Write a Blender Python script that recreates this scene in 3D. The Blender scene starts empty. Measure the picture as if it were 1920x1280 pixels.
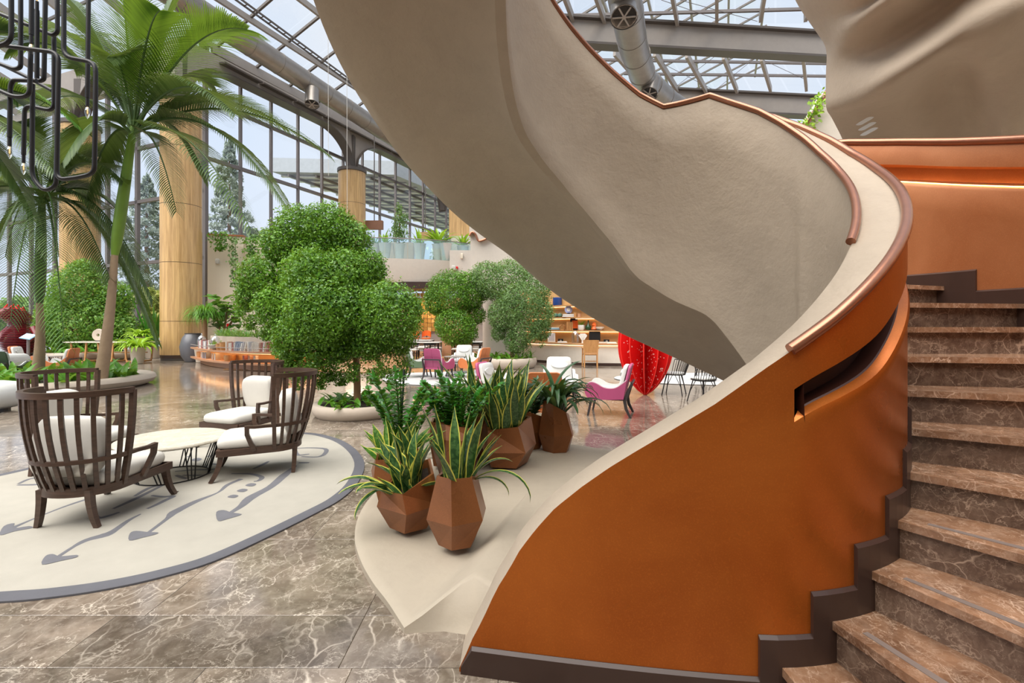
import bpy, math, random
import numpy as np
from mathutils import Vector, Matrix, Euler

random.seed(7); rng = np.random.default_rng(7)
sc = bpy.context.scene
F, H = 907.0, 1.45                                   # focal length in pixels of a 1920 wide frame, eye height
PI = math.pi

# ---------------------------------------------------------------- camera, sky, sun, exposure
cam_d = bpy.data.cameras.new('camera'); cam = bpy.data.objects.new('camera', cam_d)
sc.collection.objects.link(cam)
cam.location = (0, 0, H); cam.rotation_euler = (PI/2, 0, 0)
cam_d.sensor_width = 36; cam_d.lens = F/1920*36; cam_d.shift_y = -30/1920
cam_d.clip_start = .05; cam_d.clip_end = 500
sc.camera = cam
vs = sc.view_settings
vs.view_transform = 'Standard'; vs.look = 'None'; vs.gamma = 1; vs.use_curve_mapping = False
vs.exposure = 1.0
w = bpy.data.worlds.new('overcast_sky'); sc.world = w; w.use_nodes = True
nt = w.node_tree; bg = nt.nodes['Background']
tc = nt.nodes.new('ShaderNodeTexCoord'); nz = nt.nodes.new('ShaderNodeTexNoise')
nz.inputs['Scale'].default_value = 2.2; nz.inputs['Detail'].default_value = 5
cr = nt.nodes.new('ShaderNodeValToRGB')
cr.color_ramp.elements[0].position = .3; cr.color_ramp.elements[0].color = (.50, .60, .76, 1)
cr.color_ramp.elements[1].position = .7; cr.color_ramp.elements[1].color = (.66, .70, .76, 1)
nt.links.new(tc.outputs['Generated'], nz.inputs['Vector']); nt.links.new(nz.outputs['Fac'], cr.inputs['Fac'])
nt.links.new(cr.outputs['Color'], bg.inputs['Color']); bg.inputs['Strength'].default_value = 0.66
sun_d = bpy.data.lights.new('hazy_sun', 'SUN'); sun = bpy.data.objects.new('hazy_sun', sun_d)
sc.collection.objects.link(sun)
sun_d.energy = 4.0; sun_d.angle = math.radians(75); sun_d.color = (1, .95, .88)
sun.rotation_euler = Vector((.30, .38, -1)).to_track_quat('-Z', 'Y').to_euler()

# ---------------------------------------------------------------- helpers
def at(px, py, y):
    return Vector(((px-960)/F*y, y, H-(py-610)/F*y))
def gnd(px, py, z=0.0):
    y = F*(H-z)/(py-610); return Vector(((px-960)/F*y, y, z))
def atz(px, py, z):
    y = (z-H)*F/(610-py); return Vector(((px-960)/F*y, y, z))
def smooth(t):
    t = min(1, max(0, t)); return t*t*(3-2*t)
def lerp(a, b, t): return a+(b-a)*t
def catmull(pts, n=6, closed=False):
    P = [Vector(p) for p in pts]; out = []
    N = len(P); rngs = range(N if closed else N-1)
    for i in rngs:
        if closed: a, b, c, d = P[i-1], P[i], P[(i+1) % N], P[(i+2) % N]
        else: a, b, c, d = P[max(i-1, 0)], P[i], P[i+1], P[min(i+2, N-1)]
        for k in range(n):
            t = k/n
            out.append(.5*((2*b)+(c-a)*t+(2*a-5*b+4*c-d)*t*t+(3*b-a-3*c+d)*t**3))
    if not closed: out.append(P[-1].copy())
    return out
def rounded(pts, r=.06, n=5):
    """polyline with its corners rounded"""
    P = [Vector(p) for p in pts]; out = [P[0]]
    for i in range(1, len(P)-1):
        a, b, c = P[i-1], P[i], P[i+1]
        d1, d2 = (a-b), (c-b); rr = min(r, d1.length*.48, d2.length*.48)
        s, e = b+d1.normalized()*rr, b+d2.normalized()*rr
        for k in range(n+1):
            t = k/n; out.append((1-t)**2*s+2*t*(1-t)*b+t*t*e)
    out.append(P[-1]); return out

class MB:
    def __init__(s): s.v = []; s.f = []; s.uv = {}
    def add(s, v, f):
        o = len(s.v); s.v += [tuple(p) for p in v]; s.f += [tuple(i+o for i in q) for q in f]; return s
    def box(s, c, d, rot=None):
        c = Vector(c); R = rot or Matrix.Identity(3); vv = []
        for x in (-.5, .5):
            for y in (-.5, .5):
                for z in (-.5, .5): vv.append(c+R @ Vector((x*d[0], y*d[1], z*d[2])))
        return s.add(vv, [(0, 1, 3, 2), (4, 6, 7, 5), (0, 4, 5, 1), (2, 3, 7, 6), (0, 2, 6, 4), (1, 5, 7, 3)])
    def bar(s, a, b, wd, ht, up=(0, 0, 1), w2=None, h2=None):
        a, b = Vector(a), Vector(b); d = (b-a).normalized(); up = Vector(up)
        sd = d.cross(up)
        if sd.length < 1e-4: sd = d.cross(Vector((0, 1, 0)))
        sd.normalize(); u = sd.cross(d); vv = []
        for p, ww, hh in ((a, wd, ht), (b, w2 or wd, h2 or ht)):
            for i, j in ((-1, -1), (1, -1), (1, 1), (-1, 1)): vv.append(p+sd*(i*ww/2)+u*(j*hh/2))
        return s.add(vv, [(0, 1, 2, 3), (7, 6, 5, 4), (0, 4, 5, 1), (1, 5, 6, 2), (2, 6, 7, 3), (3, 7, 4, 0)])
    def grid(s, rows, cu=False, cv=False, uv=False):
        n, m = len(rows), len(rows[0]); o = len(s.v)
        for r in rows: s.v += [tuple(p) for p in r]
        for i in range(n if cu else n-1):
            for j in range(m if cv else m-1):
                i2, j2 = (i+1) % n, (j+1) % m
                s.f.append((o+i*m+j, o+i*m+j2, o+i2*m+j2, o+i2*m+j))
                if uv: s.uv[len(s.f)-1] = [(j/(m-1), i/(n-1)), ((j+1)/(m-1), i/(n-1)), ((j+1)/(m-1), (i+1)/(n-1)), (j/(m-1), (i+1)/(n-1))]
        return s
    def sweep(s, pts, wd, ht, up=(0, 0, 1), taper=None):
        """rectangular bar along a curve"""
        P = [Vector(p) for p in pts]; rows = []; up = Vector(up)
        for i, p in enumerate(P):
            d = (P[min(i+1, len(P)-1)]-P[max(i-1, 0)]).normalized(); sd = d.cross(up)
            if sd.length < 1e-4: sd = Vector((1, 0, 0))
            sd.normalize(); u = sd.cross(d); k = taper(i/(len(P)-1)) if taper else 1
            rows.append([p+sd*(a*wd*k/2)+u*(b*ht*k/2) for a, b in ((-1, -1), (1, -1), (1, 1), (-1, 1))])
        o = len(s.v); s.grid(rows, cv=True); n = len(rows)
        s.f += [(o+3, o+2, o+1, o), (o+4*n-4, o+4*n-3, o+4*n-2, o+4*n-1)]
        return s
    def tube(s, pts, r, n=8, cap=True, rad=None):
        P = [Vector(p) for p in pts]; rows = []; pu = None
        for i, p in enumerate(P):
            d = (P[min(i+1, len(P)-1)]-P[max(i-1, 0)]).normalized()
            if pu is None:
                u = d.cross(Vector((0, 0, 1)))
                if u.length < 1e-3: u = d.cross(Vector((0, 1, 0)))
            else: u = pu-d*pu.dot(d)
            u.normalize(); pu = u; v = d.cross(u); rr = rad[i] if rad else r
            rows.append([p+(u*math.cos(2*PI*k/n)+v*math.sin(2*PI*k/n))*rr for k in range(n)])
        o = len(s.v); s.grid(rows, cv=True); m = len(rows)
        if cap: s.f += [tuple(o+k for k in range(n))[::-1], tuple(o+(m-1)*n+k for k in range(n))]
        return s
    def lathe(s, prof, n=24, c=(0, 0, 0), sx=1, sy=1, cap=True):
        rows = [[(c[0]+r*sx*math.cos(2*PI*k/n), c[1]+r*sy*math.sin(2*PI*k/n), c[2]+z) for k in range(n)] for r, z in prof]
        o = len(s.v); s.grid(rows, cv=True); m = len(rows)
        if cap: s.f += [tuple(o+k for k in range(n))[::-1], tuple(o+(m-1)*n+k for k in range(n))]
        return s
    def prism(s, poly, z0, z1):
        n = len(poly); vv = [(p[0], p[1], z0) for p in poly]+[(p[0], p[1], z1) for p in poly]
        return s.add(vv, [tuple(range(n))[::-1], tuple(range(n, 2*n))]+[(i, (i+1) % n, n+(i+1) % n, n+i) for i in range(n)])
    def pprism(s, pts, ext):
        """any planar polygon pushed along a vector"""
        n = len(pts); e = Vector(ext); vv = [Vector(p) for p in pts]; vv += [p+e for p in vv]
        return s.add(vv, [tuple(range(n))[::-1], tuple(range(n, 2*n))]+[(i, (i+1) % n, n+(i+1) % n, n+i) for i in range(n)])
    def pillow(s, c, d, rot=None, e=.35, n=14, m=10, puff=0.0):
        """rounded cushion: superellipsoid"""
        c = Vector(c); R = rot or Matrix.Identity(3); rows = []
        sg = lambda x, p: math.copysign(abs(x)**p, x)
        for i in range(m+1):
            a = -PI/2+PI*i/m; row = []
            for k in range(n*2):
                b = PI*k/n
                x, y, z = sg(math.cos(a), e*1.2)*sg(math.cos(b), e), sg(math.cos(a), e*1.2)*sg(math.sin(b), e), sg(math.sin(a), .75)
                z *= 1+puff*(1-x*x)*(1-y*y)
                row.append(c+R @ Vector((x*d[0]/2, y*d[1]/2, z*d[2]/2)))
            rows.append(row)
        return s.grid(rows, cv=True)
    def ball(s, c, r, n=12, m=8, sx=1, sy=1, sz=1):
        return s.lathe([(max(1e-4, r*math.cos(-PI/2+PI*i/m)), sz*r*math.sin(-PI/2+PI*i/m)) for i in range(m+1)], n, c, sx, sy, cap=False)
    def build(s, name, mat, parent=None, smooth=None, loc=None, kind=None, label=None):
        me = bpy.data.meshes.new(name); me.from_pydata(s.v, [], s.f); me.validate(); me.update()
        if s.uv:
            L = me.uv_layers.new(name='uv')
            for fi, q in s.uv.items():
                for k, li in enumerate(me.polygons[fi].loop_indices): L.data[li].uv = q[k]
        return link(name, me, mat, parent, smooth, loc, kind, label)
def link(name, me, mat, parent=None, smooth=None, loc=None, kind=None, label=None):
    if mat and not me.materials: me.materials.append(mat)
    if smooth is not None:
        me.shade_smooth()
        if smooth < 179: me.set_sharp_from_angle(angle=math.radians(smooth))
    o = bpy.data.objects.new(name, me); sc.collection.objects.link(o)
    if parent: o.parent = parent
    if loc is not None: o.location = loc
    if kind: o['kind'] = kind
    if label: o['label'] = label
    return o
def tag(o, label, cat, group=None, kind=None):
    o['label'] = label; o['category'] = cat
    if group: o['group'] = group
    if kind: o['kind'] = kind
    return o
def thing(name, label, cat, loc=(0, 0, 0), rz=0, group=None):
    o = bpy.data.objects.new(name, None); sc.collection.objects.link(o)
    o.location = loc; o.rotation_euler = (0, 0, rz); o.empty_display_size = .1
    return tag(o, label, cat, group)
def struct(o): o['kind'] = 'structure'; return o
def sroot(name, label=None, cat=None, loc=(0, 0, 0)):
    o = bpy.data.objects.new(name, None); sc.collection.objects.link(o); o.location = loc; o['kind'] = 'structure'
    if label: o['label'] = label
    if cat: o['category'] = cat
    return o
def dup(o, loc=None, rz=None, label=None, parent=None, mats=None):
    c = o.copy(); sc.collection.objects.link(c)
    if parent: c.parent = parent
    if loc is not None: c.location = loc
    if rz is not None: c.rotation_euler = (0, 0, rz)
    if label: c['label'] = label
    if mats and o.type == 'MESH' and o.data.materials and o.data.materials[0].name in mats:
        c.data = o.data.copy(); c.data.materials[0] = mats[o.data.materials[0].name]
    for ch in list(o.children): dup(ch, parent=c, mats=mats)
    return c

# ---------------------------------------------------------------- materials
class NT:
    def __init__(s, name):
        s.m = bpy.data.materials.new(name); s.m.use_nodes = True; s.t = s.m.node_tree; s.t.nodes.clear()
        s.out = s.t.nodes.new('ShaderNodeOutputMaterial')
    def n(s, typ, **kw):
        nd = s.t.nodes.new('ShaderNode'+typ)
        for k, v in kw.items():
            if k in nd.inputs: s.set(nd, k, v)
            else: setattr(nd, k, v)
        return nd
    def set(s, nd, k, v):
        if isinstance(v, bpy.types.NodeSocket): s.t.links.new(v, nd.inputs[k])
        elif isinstance(v, tuple) and len(v) == 3 and nd.inputs[k].type == 'RGBA': nd.inputs[k].default_value = (*v, 1)
        else: nd.inputs[k].default_value = v
    def surf(s, sock): s.t.links.new(sock, s.out.inputs['Surface']); return s.m
    def mix(s, f, a, b, blend='MIX'):
        nd = s.t.nodes.new('ShaderNodeMix'); nd.data_type = 'RGBA'; nd.blend_type = blend
        for i, v in ((0, f), (6, a), (7, b)):
            if isinstance(v, bpy.types.NodeSocket): s.t.links.new(v, nd.inputs[i])
            elif isinstance(v, tuple): nd.inputs[i].default_value = (*v[:3], 1)
            else: nd.inputs[i].default_value = v
        return nd.outputs[2]
    def math(s, op, a, b=0.0, c=0.0):
        nd = s.t.nodes.new('ShaderNodeMath'); nd.operation = op
        for i, v in enumerate((a, b, c)):
            if isinstance(v, bpy.types.NodeSocket): s.t.links.new(v, nd.inputs[i])
            else: nd.inputs[i].default_value = v
        return nd.outputs[0]
    def ramp(s, fac, *els):
        nd = s.t.nodes.new('ShaderNodeValToRGB'); s.t.links.new(fac, nd.inputs[0]); r = nd.color_ramp
        while len(r.elements) < len(els): r.elements.new(.5)
        for e, (p, c) in zip(r.elements, els): e.position = p; e.color = (*c, 1) if len(c) == 3 else c
        return nd.outputs[0]
    def noise(s, vec, scale, detail=4, rough=.55, dist=0):
        nd = s.n('TexNoise', Scale=scale, Detail=detail, Roughness=rough, Distortion=dist); s.t.links.new(vec, nd.inputs['Vector']); return nd.outputs['Fac']
    def obj(s): return s.n('TexCoord').outputs['Object']
    def bump(s, h, st=.2, d=.02):
        nd = s.n('Bump', Strength=st, Distance=d); s.t.links.new(h, nd.inputs['Height']); return nd.outputs['Normal']
def mul(c, k): return tuple(min(1, x*k) for x in c)
def mat(name, col, rough=.6, metal=0.0, var=.08, vs=4, bump=0, bs=60, coat=0, spec=.5, sheen=0):
    N = NT(name); co = N.obj(); nz = N.noise(co, vs)
    c = N.mix(nz, mul(col, 1-var*1.6), mul(col, 1+var*1.6))
    b = N.n('BsdfPrincipled', Roughness=rough, Metallic=metal)
    N.set(b, 'Base Color', c); N.set(b, 'Specular IOR Level', spec); N.set(b, 'Coat Weight', coat); N.set(b, 'Sheen Weight', sheen)
    if bump: N.set(b, 'Normal', N.bump(N.noise(co, bs, 3), bump))
    return N.surf(b.outputs[0])
def leafmat(name, c1, c2, trans=.3, rough=.45, scale=1.5):
    N = NT(name); co = N.obj(); g = N.n('NewGeometry').outputs['Random Per Island']
    f = N.math('ADD', N.math('MULTIPLY', N.noise(co, scale, 3), .7), N.math('MULTIPLY', g, .45))
    c = N.ramp(f, (.3, c1), (.8, c2))
    b = N.n('BsdfPrincipled', Roughness=rough); N.set(b, 'Base Color', c)
    t = N.n('BsdfTranslucent'); N.set(t, 'Color', N.mix(.5, c, (.45, .6, .05)))
    m = N.n('MixShader', Fac=trans); N.t.links.new(b.outputs[0], m.inputs[1]); N.t.links.new(t.outputs[0], m.inputs[2])
    return N.surf(m.outputs[0])
def snakemat(name, dark, light, edge):
    N = NT(name); uv = N.n('TexCoord').outputs['UV']; sx = N.n('SeparateXYZ'); N.t.links.new(uv, sx.inputs[0])
    e = N.math('ABSOLUTE', N.math('SUBTRACT', sx.outputs[0], .5))
    wob = N.noise(N.obj(), 9, 2)
    band = N.noise(N.n('TexCoord').outputs['Object'], 28, 2, .5, 1.2)
    c = N.mix(N.ramp(band, (.42, (0, 0, 0)), (.62, (1, 1, 1))), dark, light)
    ed = N.math('GREATER_THAN', N.math('ADD', e, N.math('MULTIPLY', wob, .08)), .435)
    c = N.mix(ed, c, edge)
    b = N.n('BsdfPrincipled', Roughness=.38); N.set(b, 'Base Color', c)
    t = N.n('BsdfTranslucent'); N.set(t, 'Color', c); m = N.n('MixShader', Fac=.15)
    N.t.links.new(b.outputs[0], m.inputs[1]); N.t.links.new(t.outputs[0], m.inputs[2])
    return N.surf(m.outputs[0])
def marble(name, dark, mid, vein, rough=.12, scale=1.0, polish=.5, rnd=1.0):
    N = NT(name); co = N.obj(); r = N.n('ObjectInfo').outputs['Random']
    cb = N.n('CombineXYZ'); 
    for i, k in enumerate((37.0, 91.0, 53.0)): N.t.links.new(N.math('MULTIPLY', r, k), cb.inputs[i])
    va = N.n('VectorMath', operation='ADD'); N.t.links.new(co, va.inputs[0]); N.t.links.new(cb.outputs[0], va.inputs[1]); v = va.outputs[0]
    base = N.noise(v, 2.6*scale, 6, .65, .8)
    c = N.ramp(base, (.32, dark), (.68, mid))
    c = N.mix(N.math('MULTIPLY', N.ramp(N.noise(v, 11*scale, 5, .7), (.45, (0, 0, 0)), (.8, (1, 1, 1))), .35), c, mul(vein, .8))
    mp = N.n('Mapping'); N.t.links.new(v, mp.inputs[0]); mp.inputs['Scale'].default_value = (1, .45, .8); mp.inputs['Rotation'].default_value = (.4, .3, .7)
    wv = N.n('VectorMath', operation='ADD'); N.t.links.new(mp.outputs[0], wv.inputs[0])
    nv = N.n('TexNoise', Scale=3.0*scale, Detail=3); N.t.links.new(v, nv.inputs['Vector'])
    sv = N.n('VectorMath', operation='SCALE'); N.t.links.new(nv.outputs['Color'], sv.inputs[0]); sv.inputs['Scale'].default_value = .22/scale
    N.t.links.new(sv.outputs[0], wv.inputs[1])
    for sc_, wd, st in ((3.2*scale, .018, .75), (8*scale, .03, .40)):
        vo = N.n('TexVoronoi', feature='DISTANCE_TO_EDGE'); N.t.links.new(wv.outputs[0], vo.inputs['Vector']); vo.inputs['Scale'].default_value = sc_
        ln = N.ramp(vo.outputs['Distance'], (0, (1, 1, 1)), (wd, (0, 0, 0)))
        br = N.ramp(N.noise(v, sc_*.55, 3), (.46, (0, 0, 0)), (.62, (1, 1, 1)))
        c = N.mix(N.math('MULTIPLY', N.math('MULTIPLY', ln, br), st), c, vein)
    for sc_, wd, st in ((1.7*scale, .006, .7), (4.2*scale, .009, .5), (9*scale, .014, .35)):
        n1 = N.noise(v, sc_, 6, .6, .35)
        d = N.math('ABSOLUTE', N.math('SUBTRACT', n1, .5))
        ln = N.ramp(d, (0, (1, 1, 1)), (wd, (0, 0, 0)))
        br = N.ramp(N.noise(v, sc_*.9+1.3, 2), (.4, (0, 0, 0)), (.6, (1, 1, 1)))
        c = N.mix(N.math('MULTIPLY', N.math('MULTIPLY', ln, br), st), c, vein)
    br = N.math('ADD', N.math('MULTIPLY', r, .5*rnd), 1-.25*rnd)
    hv = N.n('HueSaturation', Saturation=1.0); N.t.links.new(c, hv.inputs['Color']); N.t.links.new(br, hv.inputs['Value'])
    b = N.n('BsdfPrincipled', Roughness=rough); N.set(b, 'Base Color', hv.outputs[0]); N.set(b, 'Specular IOR Level', polish)
    return N.surf(b.outputs[0])
def wood(name, c1, c2, rough=.4, scale=(8, 8, .6), coat=0):
    N = NT(name); mp = N.n('Mapping'); N.t.links.new(N.obj(), mp.inputs[0]); mp.inputs['Scale'].default_value = scale
    c = N.ramp(N.noise(mp.outputs[0], 2.2, 6, .6, .6), (.3, c1), (.7, c2))
    b = N.n('BsdfPrincipled', Roughness=rough); N.set(b, 'Base Color', c); N.set(b, 'Coat Weight', coat)
    return N.surf(b.outputs[0])
def emit(name, col, st):
    N = NT(name); e = N.n('Emission', Strength=st); N.set(e, 'Color', col); return N.surf(e.outputs[0])
def glassmat(name, tint=(.93, .96, .97), fac=.07):
    N = NT(name); t = N.n('BsdfTransparent'); N.set(t, 'Color', tint); g = N.n('BsdfGlossy', Roughness=.03)
    N.set(g, 'Color', (.9, .95, 1)); m = N.n('MixShader', Fac=fac)
    N.t.links.new(t.outputs[0], m.inputs[1]); N.t.links.new(g.outputs[0], m.inputs[2]); return N.surf(m.outputs[0])

def plaster_mat(name, col, var=.13, bump=.25):
    N = NT(name); co = N.obj()
    c = N.mix(N.noise(co, 1.3, 5, .65), mul(col, 1-var*1.5), mul(col, 1+var*1.5))
    c = N.mix(N.math('MULTIPLY', N.ramp(N.noise(co, 7, 6, .7, .5), (.45, (0, 0, 0)), (.75, (1, 1, 1))), .22), c, mul(col, .72))
    b = N.n('BsdfPrincipled', Roughness=.62); N.set(b, 'Base Color', c); N.set(b, 'Specular IOR Level', .3)
    h = N.math('ADD', N.noise(co, 9, 5, .6), N.math('MULTIPLY', N.noise(co, 45, 3), .25))
    N.set(b, 'Normal', N.bump(h, bump, .03)); return N.surf(b.outputs[0])
def copper_mat(name, c1, c2, rough=.30, metal=.55):
    N = NT(name); co = N.obj()
    c = N.ramp(N.noise(co, 1.6, 5, .6, .4), (.3, c1), (.72, c2))
    c = N.mix(N.math('MULTIPLY', N.ramp(N.noise(co, 160, 2), (.5, (0, 0, 0)), (.75, (1, 1, 1))), .25), c, mul(c2, 1.5))
    b = N.n('BsdfPrincipled', Metallic=metal); N.set(b, 'Base Color', c)
    N.set(b, 'Roughness', N.math('ADD', N.math('MULTIPLY', N.noise(co, 4, 3), .18), rough-.09))
    N.set(b, 'Normal', N.bump(N.noise(co, 5, 3), .12, .02)); return N.surf(b.outputs[0])

m_plaster = plaster_mat('beige_plaster', (.43, .355, .275))
m_mass = plaster_mat('lit_plaster', (.50, .405, .31), .10, .2)  # same plaster as the stair, its stronger light put into the colour
m_plinth = plaster_mat('plinth_plaster', (.40, .345, .27), .06, .1)
m_wallplaster = plaster_mat('grey_plaster', (.62, .56, .485), .05, .12)
m_panel = mat('beige_panel', (.76, .67, .53), .7, var=.03, vs=1)
m_copper = copper_mat('burnt_orange_copper', (.37, .086, .010), (.50, .138, .019))
m_copper2 = copper_mat('brown_copper_wall', (.34, .112, .036), (.46, .185, .075), .42, .35)
m_rail = mat('copper_handrail', (.36, .15, .085), .28, .75, .1, 20)
m_rail.node_tree.nodes['Principled BSDF'].inputs['Coat Weight'].default_value = .3
m_skirt = mat('dark_brown_skirting', (.046, .025, .019), .34, .0, .12, 6)
m_groove_shade = mat('groove_shade', (.045, .010, .004), .5, .2)  # same copper as the wall, the recess shade put into its colour
m_tile = marble('floor_marble', (.095, .072, .053), (.24, .19, .146), (.66, .58, .48), .11, 1.0, .65)
m_slab = marble('floor_marble_far', (.11, .084, .062), (.265, .212, .165), (.62, .55, .46), .11, .7, .65, 0)
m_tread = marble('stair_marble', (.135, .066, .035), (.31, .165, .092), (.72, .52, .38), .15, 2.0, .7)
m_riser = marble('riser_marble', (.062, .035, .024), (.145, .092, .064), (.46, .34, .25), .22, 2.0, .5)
m_strip = mat('grey_strip', (.17, .13, .11), .6)
m_tabletop = marble('table_marble', (.55, .50, .40), (.72, .67, .56), (.85, .82, .75), .15, 2.5, .5, 0)
m_led = emit('warm_led', (1, .42, .10), 8)
m_led3 = emit('fill_lens', (1, .86, .7), 6)  # glow of the lenses added under the balcony
m_led2 = emit('amber_led', (1, .58, .27), 3.0)
m_dark = mat('dark_bronze_steel', (.11, .092, .080), .42, .3, .05)
m_steel = mat('taupe_steel', (.34, .30, .265), .5, .25, .05)
m_mull = mat('grey_mullion', (.20, .175, .165), .45, .4, .05)
m_duct = mat('galvanised_duct', (.30, .27, .24), .38, .7, .12, 3, .15, 14)
m_black = mat('black_metal', (.018, .017, .018), .35, .4, .05)
m_char = mat('charcoal_legs', (.045, .038, .038), .4, .1, .05)
m_white = mat('white_fabric', (.60, .575, .525), .85, 0, .03, 9, .12, 220)
m_leatherw = mat('white_leather', (.61, .61, .585), .5, 0, .03)
m_walnut = wood('dark_walnut', (.042, .022, .014), (.088, .049, .033), .36, (3, 3, 22))
m_column = wood('light_oak_veneer', (.40, .23, .085), (.68, .44, .19), .38, (5, 5, .30), .1)
m_oak = wood('oak', (.42, .19, .06), (.58, .30, .11), .45)
m_desk = wood('desk_wood', (.38, .19, .07), (.52, .29, .13), .5, (2, 2, 2))
m_parquet = wood('parquet', (.30, .14, .05), (.48, .25, .11), .25, (1, 6, 1))
m_pot = copper_mat('faceted_pot_copper', (.17, .058, .018), (.28, .105, .036), .30, .35)
m_soil = mat('soil', (.035, .022, .014), .95, 0, .3, 30, .5, 60)
m_gclay = plaster_mat('planter_plaster', (.52, .44, .36), .05, .1)
m_snake = snakemat('snake_leaf', (.018, .070, .016), (.075, .165, .045), (.62, .60, .10))
m_snake2 = snakemat('young_snake_leaf', (.045, .15, .02), (.15, .30, .05), (.70, .66, .12))
m_zz = leafmat('zz_leaf', (.012, .095, .012), (.055, .27, .028), .15, .25, 6)
m_drac = leafmat('dracaena_leaf', (.014, .055, .020), (.06, .15, .055), .12, .35, 6)
m_stem = mat('green_stem', (.07, .13, .03), .5)
m_ficus = leafmat('ficus_leaf', (.026, .11, .009), (.17, .37, .03), .25, .38, 1.6)
m_ficus2 = leafmat('silver_ficus_leaf', (.06, .15, .045), (.22, .36, .12), .3, .45, 1.4)
m_ground = leafmat('groundcover_leaf', (.035, .16, .015), (.16, .42, .04), .3, .35, 4)
m_palm = leafmat('palm_leaf', (.030, .075, .028), (.12, .19, .070), .22, .4, .8)
m_palmy = leafmat('bright_palm_leaf', (.03, .11, .012), (.11, .25, .02), .2, .4, .9)
m_bush = leafmat('bush_leaf', (.045, .16, .02), (.22, .42, .06), .35, .45, .7)
m_fiddle = leafmat('fiddle_leaf', (.03, .13, .022), (.11, .30, .05), .2, .35, 2)
m_fern = leafmat('fern_leaf', (.12, .30, .01), (.38, .60, .03), .35, .45, 3)
m_conifer = leafmat('conifer_needles', (.24, .31, .30), (.44, .50, .46), .15, .7, .5)
m_autumn = leafmat('autumn_leaf', (.30, .40, .08), (.72, .68, .20), .4, .6, .4)
m_trunk = mat('palm_trunk_bark', (.36, .255, .165), .8, 0, .12, 8, .4, 20)
m_shaft = mat('palm_crownshaft', (.15, .27, .025), .45, 0, .3, 1.2)
m_shaftd = mat('dark_crownshaft', (.065, .12, .03), .45, 0, .25, 1.5)
m_bark = mat('pale_bark', (.30, .17, .085), .8, 0, .15, 8, .4, 30)
m_pane = glassmat('roof_glass', (.97, .98, .985), .05)
m_bal = glassmat('balustrade_glass', (.86, .95, .95), .10)
m_cloche = glassmat('clear_glass', (.9, .92, .92), .2)
m_rug = mat('cream_rug', (.40, .375, .32), .95, 0, .07, 5, .3, 350)
m_rugb = mat('slate_rug_border', (.115, .115, .13), .95, 0, .1, 6, .3, 350)
m_rugp = mat('slate_rug_motif', (.145, .145, .16), .95, 0, .12, 8, .3, 350)
m_rugw = mat('pale_rug', (.52, .51, .50), .95, 0, .06, 1.5, .3, 200)
m_pink = mat('magenta_leather', (.42, .075, .18), .45, 0, .06)
m_orange = mat('tan_orange_leather', (.62, .20, .065), .45, 0, .06)
m_green = mat('sage_leather', (.13, .20, .11), .5, 0, .06)
m_dgreen = mat('dark_green_leather', (.045, .075, .045), .5, 0, .06)
m_red = mat('red_lacquer', (.62, .008, .008), .32, 0, .1, 3)
m_dred = mat('dark_red_lacquer', (.14, .006, .009), .3, 0, .2, 3)
m_dot = mat('white_dots', (.85, .55, .5), .5)
m_vent = mat('pale_vent', (.80, .76, .70), .6, 0, .02)
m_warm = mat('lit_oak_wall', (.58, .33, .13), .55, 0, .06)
# ================================================================ FLOOR
fl = MB(); fl.box((0, 22, -.06), (90, 76, .1)); floor = struct(fl.build('floor', m_slab))
floor['label'] = 'polished brown marble floor of the atrium'
tile_cache = {}
def tile(x0, x1, y0, y1):
    k = (round(x1-x0, 3), round(y1-y0, 3))
    if k not in tile_cache:
        b = MB(); a, c = k[0]/2-.0012, k[1]/2-.0012; e = .002
        b.add([(-a, -c, -.012), (a, -c, -.012), (a, c, -.012), (-a, c, -.012), (-a, -c, -.001), (a, -c, -.001), (a, c, -.001), (-a, c, -.001),
               (-a+e, -c+e, 0), (a-e, -c+e, 0), (a-e, c-e, 0), (-a+e, c-e, 0)],
              [(0, 1, 5, 4), (1, 2, 6, 5), (2, 3, 7, 6), (3, 0, 4, 7), (4, 5, 9, 8), (5, 6, 10, 9), (6, 7, 11, 10), (7, 4, 8, 11), (8, 9, 10, 11)])
        tile_cache[k] = b.build('tile', m_tile, floor); o = tile_cache[k]
    else:
        o = tile_cache[k].copy(); sc.collection.objects.link(o)
    o.location = ((x0+x1)/2, (y0+y1)/2, .0)
rows_y = [1.30, 1.72, 2.05, 2.42, 3.28, 3.79]
while rows_y[-1] < 10.4: rows_y.append(rows_y[-1]+random.choice((.42, .62, .86)))
ntile = 0
for j in range(len(rows_y)-1):
    y0, y1 = rows_y[j], rows_y[j+1]; xl, xr = -1.10*y1-.2, (1.10*y1+.2 if y0 < 1.9 else 0.48*y1+.6)
    x = xl-random.uniform(0, .9)
    if j in (2, 3): x = -.735-(1.24 if j == 2 else 1.1)*5
    if j == 4: x = -1.37-1.24*5
    while x < xr:
        L = 1.24 if j in (2, 4) else (1.1 if j == 3 else random.choice((.62, .86, 1.24, 1.24)))
        tile(x, x+L, y0, y1); x += L; ntile += 1
fw = MB()
fw.prism([(-9.5, 15.9), (-3.4, 14.6), (-1.2, 15.4), (-.9, 30), (-9.5, 30)], 0, .02)
p = fw.build('floor_2', m_parquet); struct(p); p['label'] = 'warm wooden floor of the dining area beyond the trees'

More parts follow.
